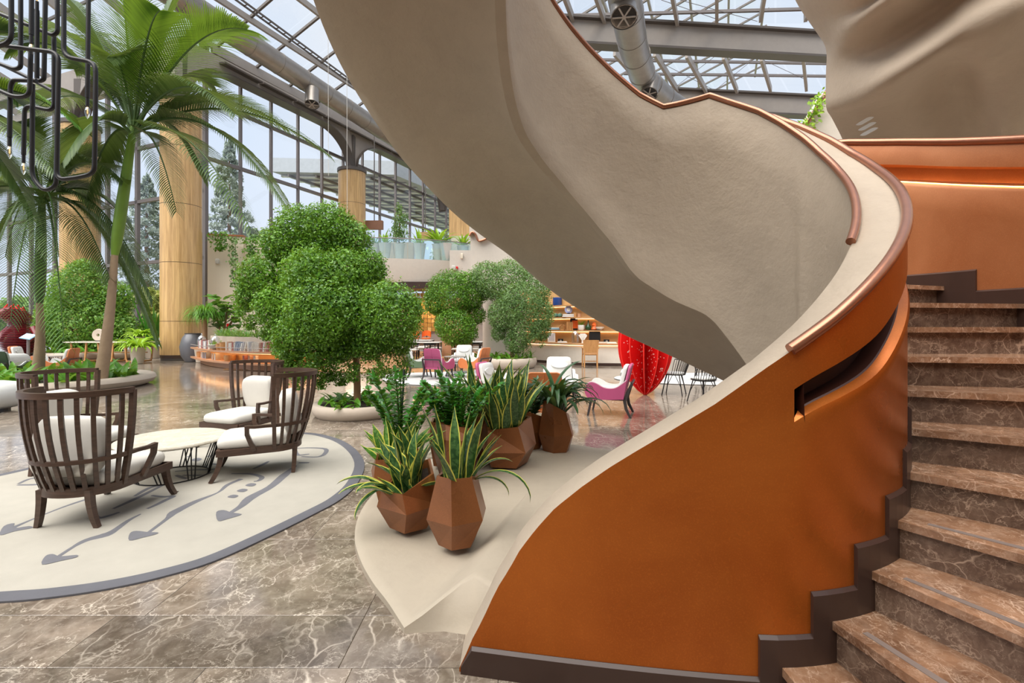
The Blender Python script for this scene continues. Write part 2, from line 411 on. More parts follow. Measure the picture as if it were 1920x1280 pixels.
# ================================================================ SPIRAL STAIRCASE
CX, CY, RI = 1.0, 2.9, 1.06
def tab(T):
    xs = [t[0] for t in T]
    return lambda u, k=1: float(np.interp(u, xs, [t[k] for t in T]))
def pos(u, r):
    """plan position on the helix; below -90 degrees the curve runs out straight"""
    a = math.radians(u)
    if u >= -90: return CX+r*math.cos(a), CY+r*math.sin(a)
    t = (-90-u)/66.0
    return CX+(a+PI/2)*RI, CY-r+.19*t**1.3
ztop = tab([(-156.5, 0.0), (-155, .045), (-154, .107), (-150.6, .231), (-147.6, .359), (-144.6, .452), (-142.3, .533), (-138.7, .625), (-134.7, .713), (-129, .805),
            (-123.4, .885), (-118, .953), (-112.5, 1.019), (-107.2, 1.084), (-101.9, 1.148), (-96.6, 1.222), (-91.4, 1.294), (-86.8, 1.352), (-77, 1.47), (-65.5, 1.62),
            (-52.6, 1.785), (-39, 1.955), (-25, 2.138), (-11, 2.312), (2, 2.49), (11, 2.63), (23.5, 2.81), (33.8, 2.946), (41, 3.02), (56.4, 3.17), (60, 3.165), (78.5, 3.143),
            (90, 3.255), (103, 3.44), (115, 3.63), (124, 3.77), (133, 3.92), (145, 4.12), (250, 5.85)])
rT = tab([(-157, .86), (80, .86), (90, .88), (103, .92), (115, .97), (124, 1.0), (133, 1.03), (160, 1.05), (250, 1.05)])
QT = tab([(-157, 0, .80), (-2, 0, .86), (20, .5, .93), (41.6, 1.13, 1.0), (58.5, 1.513, 1.05), (73.8, 1.644, 1.05), (90, 1.842, 1.05), (99.6, 2.1, 1.05), (112.6, 2.346, 1.05),
          (126.8, 2.564, 1.05), (140, 2.712, 1.05), (150, 2.815, 1.05), (160, 2.985, 1.045), (170, 3.2, 1.037), (180, 3.42, 1.033), (190, 3.6, 1.033), (250, 4.7, 1.033)])
OT = tab([(-157, 0, 2.62), (20, 0, 2.62), (40, .33, 2.58), (59.4, .815, 2.5), (73.5, 1.103, 2.45), (85.7, 1.339, 2.4), (90, 1.432, 2.4), (101.2, 1.708, 2.36), (104.7, 1.798, 2.35),
          (115.8, 2.13, 2.3), (124.9, 2.321, 2.3), (133.5, 2.474, 2.25), (142, 2.649, 2.22), (150.8, 2.808, 2.2), (159, 2.993, 2.2), (167.8, 3.157, 2.2), (175, 3.289, 2.2), (180, 3.402, 2.2), (250, 4.7, 2.2)])
zout = tab([(-90, 1.29), (-60, 1.73), (-30, 2.16), (0, 2.6), (10.9, 2.75), (19.4, 2.875), (27.2, 2.995), (36, 3.115), (56, 3.3), (80, 3.3), (133, 4.0), (145, 4.2), (250, 5.9)])
def smoothed(f, *a):
    return lambda u: sum(f(u+d, *a)*k for d, k in ((-3, .2), (-1.5, .25), (0, .1), (1.5, .25), (3, .2)))
zq, rq, zo_, ro_ = smoothed(QT, 1), smoothed(QT, 2), smoothed(OT, 1), smoothed(OT, 2)
stair = thing('spiral_staircase', 'sweeping spiral staircase with beige plaster underside, burnt orange copper inside and brown marble steps', 'staircase', (CX, CY, 0))
def SP(x, y, z): return (x-CX, y-CY, z)
U0, U1 = -156, 250
us = sorted(set(list(np.arange(U0, -90, 1.5))+list(np.arange(-90, U1+.1, 2.0))+[56.4, 78.5]))
rows = []
for u in us:
    zt, r0 = ztop(u), rT(u); qz, qr, oz, orr = zq(u), rq(u), zo_(u), ro_(u)
    if u < 15: qz = oz = 0.0; qr = .86+(.04 if u < -60 else 0)
    if u < -2:
        qr = lerp(.86, .80, smooth((-60-u)/60))
    sec = []
    sol = 1-smooth((u-5)/60)
    sec.append((r0+.2 if u > -154 else r0+.2, zt-.008))
    sec.append((r0+.012, zt-.012)); sec.append((r0, zt-.03))
    for t in (.2, .42, .64, .82):
        sec.append((lerp(r0, qr, smooth(t)*.6+t*.4)+.035*math.sin(PI*t)*smooth((u-20)/50), lerp(zt-.02, qz, t)))
    big = smooth((u-35)/25)
    sec.append((qr-.012*big, lerp(zt, qz, .93)))
    sec.append((qr+.004, qz+.012*big))
    sec.append((qr+.05*big+.02, qz+.0*big))
    d = orr-qr
    sec.append((qr+d*.16, lerp(qz, oz, .13)+.085*big))
    sec.append((qr+d*.42, lerp(qz, oz, .40)+.12*big))
    sec.append((qr+d*.72, lerp(qz, oz, .72)+.06*big))
    sec.append((qr+d*.92, lerp(qz, oz, .93)-.0*big))
    sec.append((orr, oz+.03*big))
    zz = zout(u)
    sec.append((orr+.03, lerp(oz, zz, .12))); sec.append((orr+.06, lerp(oz, zz, .5)))
    sec.append((orr+.10, zz)); sec.append((orr-.02, zz))
    rows.append([SP(*pos(u, r), z) for r, z in sec])
b = MB(); b.grid([r[:10] for r in rows]); b.grid([r[9:] for r, u in zip(rows, us) if u >= 12]); b.grid([r[14:] for r, u in zip(rows, us) if -58 <= u <= 12])
sh = b.build('plaster_shell', m_plaster, stair, 60, label='smooth beige plaster underside and well side')
# stair-side copper face of the inner wall with its recessed hand groove
def Ri(u): return rT(u)+.2
rows, rowsg = [], []
for u in us:
    zt, R = ztop(u), Ri(u); s = smooth((u+86)/26)
    on = 1 if u >= -85.5 else 0
    a, c = lerp(.155, .235, s), lerp(.275, .385, s)
    if not on: a, c = .155, .275
    h = min(1, zt/.5)
    base = 0.0 if u < 20 else max(0, zq(u)+.35)
    dz = .10 if on else 0
    rows.append([SP(*pos(u, R+.002), zt), SP(*pos(u, R+.002), zt-.02*h), SP(*pos(u, R+.002), zt-a*h), SP(*pos(u, R+.002*(1-on)-dz), zt-a*h-.001), SP(*pos(u, R+.002*(1-on)-dz), zt-(c-.020)*h),
                 SP(*pos(u, R+.002*(1-on)-.35*dz), zt-(c-.018)*h), SP(*pos(u, R+.002*(1-on)-.30*dz), zt-(c-.012)*h), SP(*pos(u, R+.002+.002*on), zt-(c+.004)*h), SP(*pos(u, R+.002+.008*on), zt-(c+.03)*h), SP(*pos(u, R+.002), zt-(c+.07)*h),
                 SP(*pos(u, R+.002), max(base, 0) if zt-(c+.07)*h > base else zt-(c+.08)*h)])
b = MB(); b.grid([r[:3] for r in rows]); b.grid([r[6:] for r in rows]); b.grid([r[2:7] for r, u in zip(rows, us) if u < -85.5])
b.build('inner_wall_face', m_copper, stair, 32, label='burnt orange copper face with a recessed hand groove')
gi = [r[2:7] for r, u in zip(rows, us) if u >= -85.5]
MB().grid(gi).build('hand_groove', m_groove_shade, stair, 20, label='dark recessed hand groove')
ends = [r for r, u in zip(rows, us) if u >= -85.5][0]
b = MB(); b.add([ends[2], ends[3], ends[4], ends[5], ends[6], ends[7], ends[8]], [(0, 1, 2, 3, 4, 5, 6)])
b.build('groove_end', m_groove_shade, stair)
# copper face of the outer wall, groove lit by a strip
uo = [u for u in us if u >= -60]; rows = []
for u in uo:
    z, R = zout(u), ro_(u)+.0
    zb = max(0, (u+88)/11*.16-.3) if u < 60 else zout(u)-1.3
    pr = [(R-.02, z), (R-.03, z-.02), (R-.022, z-.19), (R+.07, z-.20), (R+.085, z-.30), (R+.02, z-.335), (R-.018, z-.34), (R-.03, z-.37), (R-.01, z-.55), (R, zb)]
    rows.append([SP(*pos(u, r), zz) for r, zz in pr])
b = MB(); b.grid(rows); b.build('outer_wall_face', m_copper2, stair, 32, label='brown copper face of the outer wall with a glowing groove')
b = MB(); b.grid([[SP(*pos(u, ro_(u)+.055), zout(u)-.326), SP(*pos(u, ro_(u)+.03), zout(u)-.322), SP(*pos(u, ro_(u)+.03), zout(u)-.333), SP(*pos(u, ro_(u)+.055), zout(u)-.333)] for u in uo], cv=True)
b.build('led_strip', m_led, stair, label='amber light strip in the groove')
# handrails
def rail(us_, rf, zf, r=.024):
    pts = [SP(*pos(u, rf(u)), zf(u)) for u in us_]
    MB().tube(pts, r, 10).build('handrail', m_rail, stair, 50)
rail(np.arange(-86.8, U1, 2), lambda u: Ri(u)+.0, lambda u: ztop(u)+.006)
rail(sorted(list(np.arange(-48.5, U1, 2.1))+[56.4, 78.5]), lambda u: rT(u)+.008, lambda u: ztop(u)+.004, .021)
rail(np.arange(-58, U1, 2), lambda u: ro_(u)-.025, lambda u: zout(u)+.004, .030)
# steps
DT, RZ = 11.0, .16
th = [-88+DT*k for k in range(14)]; tread_list = [(th[k], th[k]+DT, RZ*(k+1)) for k in range(13)]
tread_list.append((th[13], 80, RZ*14))
k = 15; a = 80.0
while a < 236: tread_list.append((a, a+DT, RZ*k)); a += DT; k += 1
for a0, a1, z in tread_list:
    n = max(3, int((a1-a0)/5)); rin, rout = Ri(a0)-.0, ro_((a0+a1)/2)+.03
    def wedge(x0, x1, z0, z1, r0=None, r1=None, sh=0):
        b = MB(); lo, hi = [], []
        r0 = r0 or rin; r1 = r1 or rout
        ang = [x0+(x1-x0)*i/n for i in range(n+1)]
        # noses run parallel to the radius, pushed forward by sh metres
        poly = [pos(t, r0) for t in ang]+[pos(t, r1) for t in reversed(ang)]
        return b.prism([(q[0]-CX, q[1]-CY) for q in poly], z0, z1)
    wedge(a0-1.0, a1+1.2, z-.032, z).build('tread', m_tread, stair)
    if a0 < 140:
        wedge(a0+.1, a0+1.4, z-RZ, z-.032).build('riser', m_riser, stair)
    if a0 < -50:
        wedge(a0+1.3, a0+2.5, z, z+.002, Ri(a0)+.10, rout-.1).build('anti_slip_strip', m_strip, stair)
# stepped skirtings
def skirt(rf0, rf1, lo, hi, first):
    b = MB()
    for i, (a0, a1, z) in enumerate(tread_list):
        if a0 < lo or a0 > hi: continue
        s0, s1 = a0-5.4, a1-5.4
        if i == 13: s1 = 80-5.4
        zb, ztp = z-RZ-.06, z+.115
        n = max(3, int((s1-s0)/3)); top = []
        ang = [s0+(s1-s0)*j/n for j in range(n+1)]
        rows = [[SP(*pos(t, rf0(t)), max(0, zb)), SP(*pos(t, rf1(t)), max(0, zb)), SP(*pos(t, rf1(t)), ztp-.012), SP(*pos(t, lerp(rf0(t), rf1(t), .35)), ztp), SP(*pos(t, rf0(t)), ztp)] for t in ang]
        o = len(b.v); b.grid(rows, cv=True)
        b.f += [tuple(o+q for q in range(5)), tuple(o+n*5+q for q in range(5))[::-1]]
    if first:
        ang = list(np.arange(-155.6, -93, 2.5))+[-93.4]
        rows = [[SP(*pos(t, rf0(t)), 0), SP(*pos(t, rf1(t)), 0), SP(*pos(t, rf1(t)), min(.103, ztop(t))), SP(*pos(t, lerp(rf0(t), rf1(t), .35)), min(.115, ztop(t))), SP(*pos(t, rf0(t)), min(.115, ztop(t)))] for t in ang]
        o = len(b.v); b.grid(rows, cv=True); n = len(ang)-1
        b.f += [tuple(o+q for q in range(5)), tuple(o+n*5+q for q in range(5))[::-1]]
    b.build('skirting', m_skirt, stair)
skirt(lambda u: Ri(u)-.002, lambda u: Ri(u)+.017, -90, 130, True)
skirt(lambda u: ro_(u)+.002, lambda u: ro_(u)-.022, -60, 130, False)

# ================================================================ PLINTH below the pots
def pl(px, py, z): q = gnd(px, py, z); return q
ed = [(758, 1172, .04), (727, 1124, .045), (698, 1086, .05), (676, 1046, .05), (665, 1005, .055), (672, 965, .06), (694, 930, .065), (735, 893, .07), (800, 862, .08), (880, 842, .09), (970, 833, .1), (1072, 832, .1), (1175, 850, .1), (1190, 862, .1)]
edge = catmull([gnd(*e) for e in ed], 4)
inner = [Vector((.62, 2.25, .12)), Vector((.35, 2.28, .12)), Vector((.05, 2.31, .15)), Vector((-.10, 2.34, .185))]
ridge = [gnd(890, 1078, .20), gnd(862, 1094, .18), gnd(828, 1120, .135), gnd(793, 1148, .085)]
loop = edge+inner+ridge
cen = Vector((0.15, 3.9, .125)); rows = []
for f in (0, .25, .5, .72, .88, .96, .985):
    rows.append([cen.lerp(p, f)+Vector((0, 0, 0)) if f else cen+(p-cen)*.001 for p in loop])
for r in rows[1:]:
    for p in r: p.z = max(p.z, 0)
rows.append([p+Vector((0, 0, -.012)) for p in loop])
lowr = []
for p in loop:
    q = p.copy(); q.z = -.005; lowr.append(q)
scoop = [gnd(905, 1192), gnd(870, 1190), gnd(830, 1184), gnd(795, 1186)]
for i in range(len(ridge)): lowr[len(edge)+len(inner)+i] = scoop[i]+Vector((0, 0, -.004))
mid = []
for i, p in enumerate(loop):
    q = p.lerp(lowr[i], .55); q.z = lerp(p.z, lowr[i].z, .72); mid.append(q)
rows.append(mid); rows.append(lowr)
b = MB(); b.grid(rows, cv=True)
pn = b.build('plinth', m_plinth, None, 50)
tag(pn, 'low smooth beige plaster plinth carrying the faceted copper pots', 'plinth')

# ================================================================ SHELL: columns, glass walls, roof
d1 = Vector((.40, .9165, 0)); d2 = Vector((-.9165, .40, 0)); nin = Vector((.9165, -.40, 0))
K = Vector((-14.26, 22.5, 0))
def window(name, origin, d, length, ms, zs, zmax, zmin=0, thin=.10):
    r = sroot(name, loc=origin); out = Vector((-d.y, d.x, 0)); 
    ss = [0]
    while ss[-1] < length: ss.append(ss[-1]+ms)
    for s in ss:
        p = d*s; MB().bar(p+Vector((0, 0, zmin)), p+Vector((0, 0, zmax)), .16, thin, up=d).build('mullion', m_mull, r)
    for z in zs:
        MB().bar(d*0+Vector((0, 0, z)), d*ss[-1]+Vector((0, 0, z)), .16, .16).build('transom', m_mull, r)
    zz = [zmin]+list(zs)+[zmax]
    for i in range(len(ss)-1):
        for j in range(len(zz)-1):
            a, c = d*(ss[i]+.05), d*(ss[i+1]-.05); z0, z1 = zz[j]+.06, zz[j+1]-.06
            if z1-z0 < .2: continue
            MB().add([a+Vector((0, 0, z0)), c+Vector((0, 0, z0)), c+Vector((0, 0, z1)), a+Vector((0, 0, z1))], [(0, 1, 2, 3)]).build('pane', m_pane, r)
    return r
w1 = window('window_1', K, d1, 34, 1.78, (5.2, 9.26, 12.0), 14)
w2 = window('window_2', K, d2, 22, 2.6, (4.6, 7.7, 10.4), 14, thin=.2)
w1['label'] = 'tall glass wall with grey mullions running away behind the ficus trees'; w2['label'] = 'glass wall with dark mullions behind the palms'

def column(name, x, y, r, h, label):
    c = thing(name, label, 'column', (x, y, 0))
    MB().lathe([(r*.96, 0), (r*.96, .22)], 40).build('base_ring', m_dark, c, 30)
    z = .22; k = 0
    for hh in [h*.13, h*.225, h*.225, h*.22, h*.2]:
        z1 = min(z+hh, h)
        for q in range(6):
            a0, a1 = q*PI/3+.002, (q+1)*PI/3-.002
            rows = [[(r*math.cos(a0+(a1-a0)*i/6), r*math.sin(a0+(a1-a0)*i/6), zz) for i in range(7)] for zz in (z, z1-.02)]
            MB().grid(rows).build('panel', m_column, c, 40)
        z = z1
    MB().lathe([(r*.985, .1), (r*.985, h)], 40).build('core', m_walnut, c, 30)
    MB().lathe([(r*1.0, h-.03), (r*1.08, h), (r*1.08, h+.18), (r*.6, h+.2)], 40).build('cap_ring', m_dark, c, 30)
    return c
column('round_column', -14.15, 20.7, .76, 10.9, 'thick round oak-clad column behind the palm, dark ring at its foot')
column('round_column', -9.92, 30, .81, 10.9, 'round oak-clad column topped by a branching steel bracket')
column('round_column', -20.7, 23.2, .76, 10.9, 'round oak-clad column half hidden behind the palm fronds on the left')
column('round_column', -3.0, 41.0, .81, 10.9, 'far oak-clad column past the balcony plants')

ceil = sroot('ceiling', 'glazed steel roof of the atrium')
def cb(a, b_, wd, ht, name='beam', m=None, up=(0, 0, 1)):
    return MB().bar(a, b_, wd, ht, up).build(name, m or m_steel, ceil)
PA, PB = Vector((-14.15, 20.7, 0)), Vector((-9.92, 30, 0)); dc = (PB-PA).normalized()
ze = 14.0
E0 = K+Vector((0, 0, ze))
cb(E0-d1*.3+Vector((0, 0, -.1)), E0+d1*34+Vector((0, 0, -.1)), .35, .55, 'eaves_beam')
cb(E0+nin*.45+Vector((0, 0, .15)), E0+d1*34+nin*.45+Vector((0, 0, .15)), .12, .22, 'gutter_beam')
cb(E0+Vector((0, 0, -.1)), E0+d2*24+Vector((0, 0, -.1)), .35, .5, 'eaves_beam')
# soffit panels between the arch beam and the glass wall
def V(z): return Vector((0, 0, z))
for i in range(16):
    s0, s1 = i*2.05, i*2.05+1.98; o = nin*1.35
    q = [K+d1*s0+V(13.55), K+d1*s1+V(13.55), K+o+d1*s1+V(13.35), K+o+d1*s0+V(13.35)]
    MB().pprism(q, (0, 0, .08)).build('soffit_panel', m_dark, ceil)
# arched haunch beams from column to column with branching brackets
def arch(pa, pb, r0=2.4, both=(1, 1)):
    L = (pb-pa).length; d = (pb-pa).normalized(); top = 13.75
    low = []
    n = 40
    for i in range(n+1):
        s = L*i/n
        e = []
        if both[0]: e.append(s)
        if both[1]: e.append(L-s)
        m_ = min(e) if e else 99
        if m_ < r0: dz = (1-math.sqrt(max(0, 1-((r0-m_)/r0)**2)))*2.35
        else: dz = 0
        low.append(pa+d*s+V(13.1-dz))
    b = MB(); sd = Vector((-d.y, d.x, 0))*.14
    rows = []
    for p in low:
        rows.append([p+sd, p-sd, Vector((p.x, p.y, top))-sd*.5, Vector((p.x, p.y, top))+sd*.5])
    b.grid(rows, cv=True); b.build('arch_beam', m_steel, ceil, 30)
    b = MB(); rows = [[p+sd*2.4+V(-.06), p-sd*2.4+V(-.06), p-sd*2.4, p+sd*2.4] for p in low]
    b.grid(rows, cv=True).build('arch_flange', m_dark, ceil, 30)
arch(PA, PB); P3 = PB+dc*10.3; arch(PB, P3, both=(1, 1)); P3b = P3+dc*8; arch(P3, P3b, both=(1, 0))
PC = Vector((-20.7, 23.2, 0)); arch(PA, PC); arch(PC, PC+(PC-PA), both=(1, 0))
for p in (PA, PB, P3, PC): MB().box(p+V(12.0), (.34, .34, 2.4)).build('post', m_dark, ceil)

# roof plane A rises from the long eaves, plane B from the short eaves
tanA, tanB = .36, .40
def ra(s, t): return E0+d1*s+nin*t+V(tanA*t+.25)
def rb(s, t): return E0+d2*s-d1*t+V(tanB*t+.25)
for t in (0.4, 2.6, 4.8, 7.0, 9.2, 11.4, 13.6, 15.8, 18.0, 20.2, 22.4, 24.6):
    s0 = -.93*t
    cb(ra(s0, t), ra(32, t), .13, .26, 'purlin', m_steel)
s = -22.25
while s < 32:
    t0 = max(0, -s/.93)
    if t0 < 25: cb(ra(s, t0)+V(.1), ra(s, 25)+V(.1), .10, .12, 'rafter', m_dark)
    s += 2.05
ts = (0, 2.6, 4.8, 7.0, 9.2, 11.4, 13.6, 15.8, 18.0, 20.2, 22.4, 24.6)
for i in range(-11, 15):
    for j in range(len(ts)-1):
        s0 = i*2.05; 
        if s0 < -.93*ts[j]-1.0: continue
        q = [ra(s0, ts[j]), ra(s0+2.0, ts[j]), ra(s0+2.0, ts[j+1]-.05), ra(s0, ts[j+1]-.05)]
        MB().add([p+V(.2) for p in q], [(0, 1, 2, 3)]).build('pane', m_pane, ceil)
for s in np.arange(-13.0, 23, 3.0):
    t0 = max(0, -s*.93) if s < 0 else 0
    if t0 < 13: cb(rb(s, t0), rb(s, 13), .16, .34, 'rafter', m_steel)
for t in (.5, 3.0, 5.5, 8.0, 10.5):
    cb(rb(-1.05*t, t)+V(.12), rb(22, t)+V(.12), .08, .12, 'purlin', m_dark)
for i in range(-3, 8):
    for t0, t1 in ((0, 3), (3, 5.5), (5.5, 8), (8, 10.5), (10.5, 13)):
        if i*3 < -1.05*t0-1.5: continue
        q = [rb(i*3-1, t0), rb(i*3+1.9, t0), rb(i*3+1.9, t1-.05), rb(i*3-1, t1-.05)]
        MB().add([p+V(.22) for p in q], [(0, 1, 2, 3)]).build('pane', m_pane, ceil)
cb(E0+V(.2), E0+(nin*24-d1*22.3)+V(.36*24+.2), .3, .5, 'hip_beam', m_dark)

# right-hand roof: deep beams across, rafters and purlins between, glass above
def deep(pl_, pr, zb, zt_l, zt_r, name='beam'):
    a, c = atz(*pl_, zb), atz(*pr, zb); d = (c-a).normalized(); a2, c2 = a-d*9, c+d*16
    h = zt_l
    MB().bar(a2+V(h/2), c2+V(h/2), .12, h).build('beam_web', m_steel, ceil)
    MB().bar(a2, c2, .55, .10).build('beam_flange', m_dark, ceil); MB().bar(a2+V(h), c2+V(h), .55, .10).build('beam_flange', m_dark, ceil)
    return a2, c2
B0 = deep((1100, -150), (1545, -130), 14, 1.2, 1.2)
B1 = deep((1095, 85), (1545, 110), 14, 1.15, 1.2)
B2 = deep((1280, 208), (1545, 220), 14, 1.2, 1.2)
cb(atz(1200, 250, 14)+V(0), atz(1700, 250, 14)+V(0), .5, .12, 'beam_flange', m_dark)
zr = 15.15
raf = [((1152, 98), (1222, 178)), ((1227, 99), (1274, 175)), ((1287, 102), (1325, 172)), ((1356, 105), (1382, 170)), ((1427, 108), (1445, 168)), ((1506, 109), (1512, 166)), ((1590, 110), (1580, 165)), ((1680, 110), (1655, 165))]
for p0, p1 in raf: cb(atz(*p0, zr), atz(*p1, zr), .14, .36, 'rafter', m_steel)
raf2 = [((985, 0), (1015, 52)), ((1061, 0), (1080, 50)), ((1120, 0), (1137, 48)), ((1191, 0), (1203, 46)), ((1262, 0), (1270, 42)), ((1344, 0), (1344, 38)), ((1432, 0), (1426, 35)), ((1525, 0), (1510, 34)), ((1620, 0), (1595, 34))]
for p0, p1 in raf2:
    a, c = atz(*p0, zr), atz(*p1, zr); d = (c-a); cb(a-d*1.2, c, .14, .36, 'rafter', m_steel)
for pa_, pb_ in (((1040, 30), (1700, 12)), ((1120, 112), (1720, 122)), ((1170, 138), (1720, 145)), ((1040, -45), (1700, -58))):
    cb(atz(*pa_, zr+.25), atz(*pb_, zr+.25), .10, .12, 'purlin', m_mull)
for i in range(9):
    for ya, yb in ((98, 136), (136, 172)):
        x0, x1 = 1120+i*68, 1184+i*68
        q = [atz(x0, ya, zr+.3), atz(x1, ya, zr+.3), atz(x1+20, yb, zr+.3), atz(x0+20, yb, zr+.3)]
        MB().add(q, [(0, 1, 2, 3)]).build('pane', m_pane, ceil)
    for ya, yb in ((-48, -2), (-2, 44)):
        x0, x1 = 1000+i*76, 1072+i*76
        q = [atz(x0, ya, zr+.3), atz(x1, ya, zr+.3), atz(x1, yb, zr+.3), atz(x0, yb, zr+.3)]
        MB().add(q, [(0, 1, 2, 3)]).build('pane', m_pane, ceil)
# thin tie rods crossing under the glass
for (a, b_) in (((1205, 100), (1345, 172)), ((1345, 102), (1255, 172)), ((1420, 105), (1340, 170)), ((1430, 112), (1512, 150)), ((1275, 0), (1420, 40)), ((1344, 36), (1240, 0))):
    MB().tube([atz(*a, zr+.1), atz(*b_, zr+.1)], .012, 5).build('tie_rod', m_mull, ceil)

# ---- ducts
def duct(name, label, pts, r, stubs):
    d = thing(name, label, 'duct', pts[0]); o = Vector(pts[0]); P = [Vector(p)-o for p in pts]
    MB().tube(P, r, 24).build('pipe', m_duct, d, 40)
    L = 0
    for i in range(len(P)-1):
        sg = (P[i+1]-P[i]); n = max(1, int(sg.length/1.4))
        for k in range(n):
            c = P[i]+sg*((k+.5)/n); dd = sg.normalized()*.035
            MB().tube([c-dd, c+dd], r*1.025, 24).build('joint_ring', m_duct, d, 40)
    for base, end, sr in stubs:
        a, c = Vector(base)-o, Vector(end)-o; dr = (c-a).normalized()
        MB().tube([a, c], sr, 20).build('diffuser', m_duct, d, 40)
        MB().tube([c-dr*.08, c+dr*.02], sr*1.08, 20, cap=False).build('diffuser_rim', m_duct, d, 40)
        MB().tube([c-dr*.02, c], sr*.96, 20).build('diffuser_back', m_black, d, 40)
        u = dr.cross(Vector((0, 0, 1)));  u = (u if u.length > .01 else Vector((1, 0, 0))).normalized(); v = dr.cross(u)
        for q in range(6):
            e = u*math.cos(q*PI/3)+v*math.sin(q*PI/3)
            MB().bar(c+e*sr*.12+dr*.01, c+e*sr*.9+dr*.01, .05, .03, dr).build('vane', m_steel, d)
        MB().tube([c-dr*.01, c+dr*.03], sr*.16, 10).build('hub', m_steel, d)
    return d
A0, A1 = at(440, 65, 21), at(700, 235, 29.3); dd = (A1-A0).normalized()
st = at(585, 172, 24.6)
duct('ventilation_duct', 'long grey spiral air duct under the glass roof above the palms', [A0-dd*9, A0, A1, A1+dd*10], .50, [(st+V(.1), st+V(-.75)+Vector((.1, -.25, 0)), .33)])
R0 = [atz(1160, -90, 12.5), atz(1172, 0, 12.5), atz(1187, 87, 12.5), atz(1208, 150, 12.5), atz(1254, 192, 12.5), atz(1300, 222, 12.5)]
duct('ventilation_duct', 'bent silver air duct with a round fan grille passing under the deep roof beams', R0, .56,
     [(atz(1168, -10, 12.6), atz(1170, 32, 11.6), .42), (atz(1222, 152, 12.4), atz(1217, 176, 11.7), .36)])
# thin hanging cables
for (x, y0_, y1_, Y) in ((615, 122, 330, 20), (650, 190, 400, 18)):
    tag(MB().tube([at(x, -10, Y)+V(14.9-at(x, -10, Y).z if at(x, -10, Y).z < 14.9 else .5), at(x+1, y1_, Y)], .009, 5).build('hanging_cable', m_white), 'thin pale cable hanging from the roof %s' % ('beside the round duct diffuser' if x < 630 else 'in front of the column with the steel bracket'), 'cable')
# cable tray along the duct
A2 = A0+V(1.1)+nin*.7; tr = thing('cable_tray', 'perforated cable tray running above the long duct', 'cable tray', A2)
for o_ in (-.12, .12): MB().bar(nin*o_-dd*8, dd*16+nin*o_, .03, .09).build('side_rail', m_dark, tr)
for i in range(60): MB().bar(dd*(-8+i*.4)+nin*-.12, dd*(-8+i*.4)+nin*.12, .05, .02).build('rung', m_dark, tr)

# ================================================================ UPPER LANDING MASS, top right
G = [  # rows of (px, py, depth): folded plaster underside of the upper flight
 [(1470, -60, 5.6), (1492, 2, 5.7), (1521, 47, 5.8), (1548, 89, 5.85), (1548.5, 140, 5.9), (1549, 200, 5.9), (1560, 222, 6.1), (1580, 262, 6.3), (1592, 300, 6.4)],
 [(1540, -60, 5.0), (1560, -5, 5.1), (1578, 30, 5.2), (1590, 57, 5.15), (1592, 110, 5.5), (1604, 186, 5.45), (1618, 212, 5.8), (1636, 262, 6.1), (1640, 300, 6.2)],
 [(1600, -80, 4.6), (1622, -30, 4.7), (1640, 0, 4.85), (1657, 6, 4.7), (1664, 80, 5.2), (1673, 144, 4.95), (1690, 190, 5.5), (1716, 262, 6.0), (1724, 300, 6.1)],
 [(1700, -140, 4.3), (1720, -110, 4.4), (1740, -80, 4.5), (1752, -60, 4.4), (1762, 20, 4.9), (1772, 82, 4.6), (1788, 150, 5.4), (1804, 262, 5.9), (1812, 300, 6.0)],
 [(1790, -200, 4.1), (1800, -170, 4.2), (1812, -150, 4.3), (1822, -130, 4.2), (1820, -30, 4.7), (1836, 40, 4.4), (1856, 150, 5.0), (1850, 240, 5.6), (1860, 300, 5.8)],
 [(1900, -240, 3.9), (1905, -210, 4.0), (1912, -190, 4.1), (1920, -170, 4.0), (1930, -70, 4.4), (1940, -10, 4.2), (1940, 90, 4.6), (1888, 256, 5.4), (1890, 300, 5.6)],
 [(2050, -260, 3.9), (2060, -230, 4.0), (2060, -200, 4.1), (2070, -180, 4.0), (2070, -90, 4.4), (2090, -40, 4.2), (2090, 60, 4.5), (2010, 150, 4.9), (2000, 200, 5.2)]]
rows = [catmull([at(*p) for p in r], 4) for r in G]
cols = list(zip(*rows)); cols = [catmull(c, 4) for c in cols]
cols = [[c[0]+Vector((c[0].x*.35+.5, c[0].y*.35, .6))]+c for c in cols]
b = MB(); b.grid(cols)
mass = b.build('ceiling_2', m_mass, None, 180); struct(mass); mass['label'] = 'folded beige plaster underside of the upper flight with three slots'
for (x, y) in ((1628, 223), (1632.5, 233), (1636, 243)):
    c = at(x, y, 5.72+.0); d = (at(x+11, y-3.5, 5.62)-c); L = []
    for i in range(13):
        t = -1+2*i/12; L.append(c+d*t+V(.021*(1-t*t)))
    for i in range(11, 0, -1):
        t = -1+2*i/12; L.append(c+d*t-V(.021*(1-t*t)))
    MB().pprism(L, (0, .12, 0)).build('slot_vent', m_vent, mass)
b = MB()
q = [at(1500, 262, 9), at(1512, 233, 9), at(1530, 205, 9), at(1550, 172, 9), at(1600, 120, 9), at(1600, 300, 9), at(1490, 300, 9)]
wv = b.pprism(q, (0, .3, 0)).build('wall_upper', m_wallplaster); struct(wv); wv['label'] = 'sloping parapet wall with copper rail behind the staircase'
MB().tube([at(1508, 238, 8.97), at(1530, 205, 8.97), at(1550, 172, 8.97), at(1600, 118, 8.97)], .04, 8).build('handrail', m_rail, wv, 50)
b = MB(); q = [at(1860, 310, 8.6), at(1850, 262, 8.6), at(1960, 170, 8.6), at(2100, 170, 8.6), at(2100, 310, 8.6)]
wv2 = b.pprism(q, (0, .3, 0)).build('wall_right', m_wallplaster); struct(wv2)
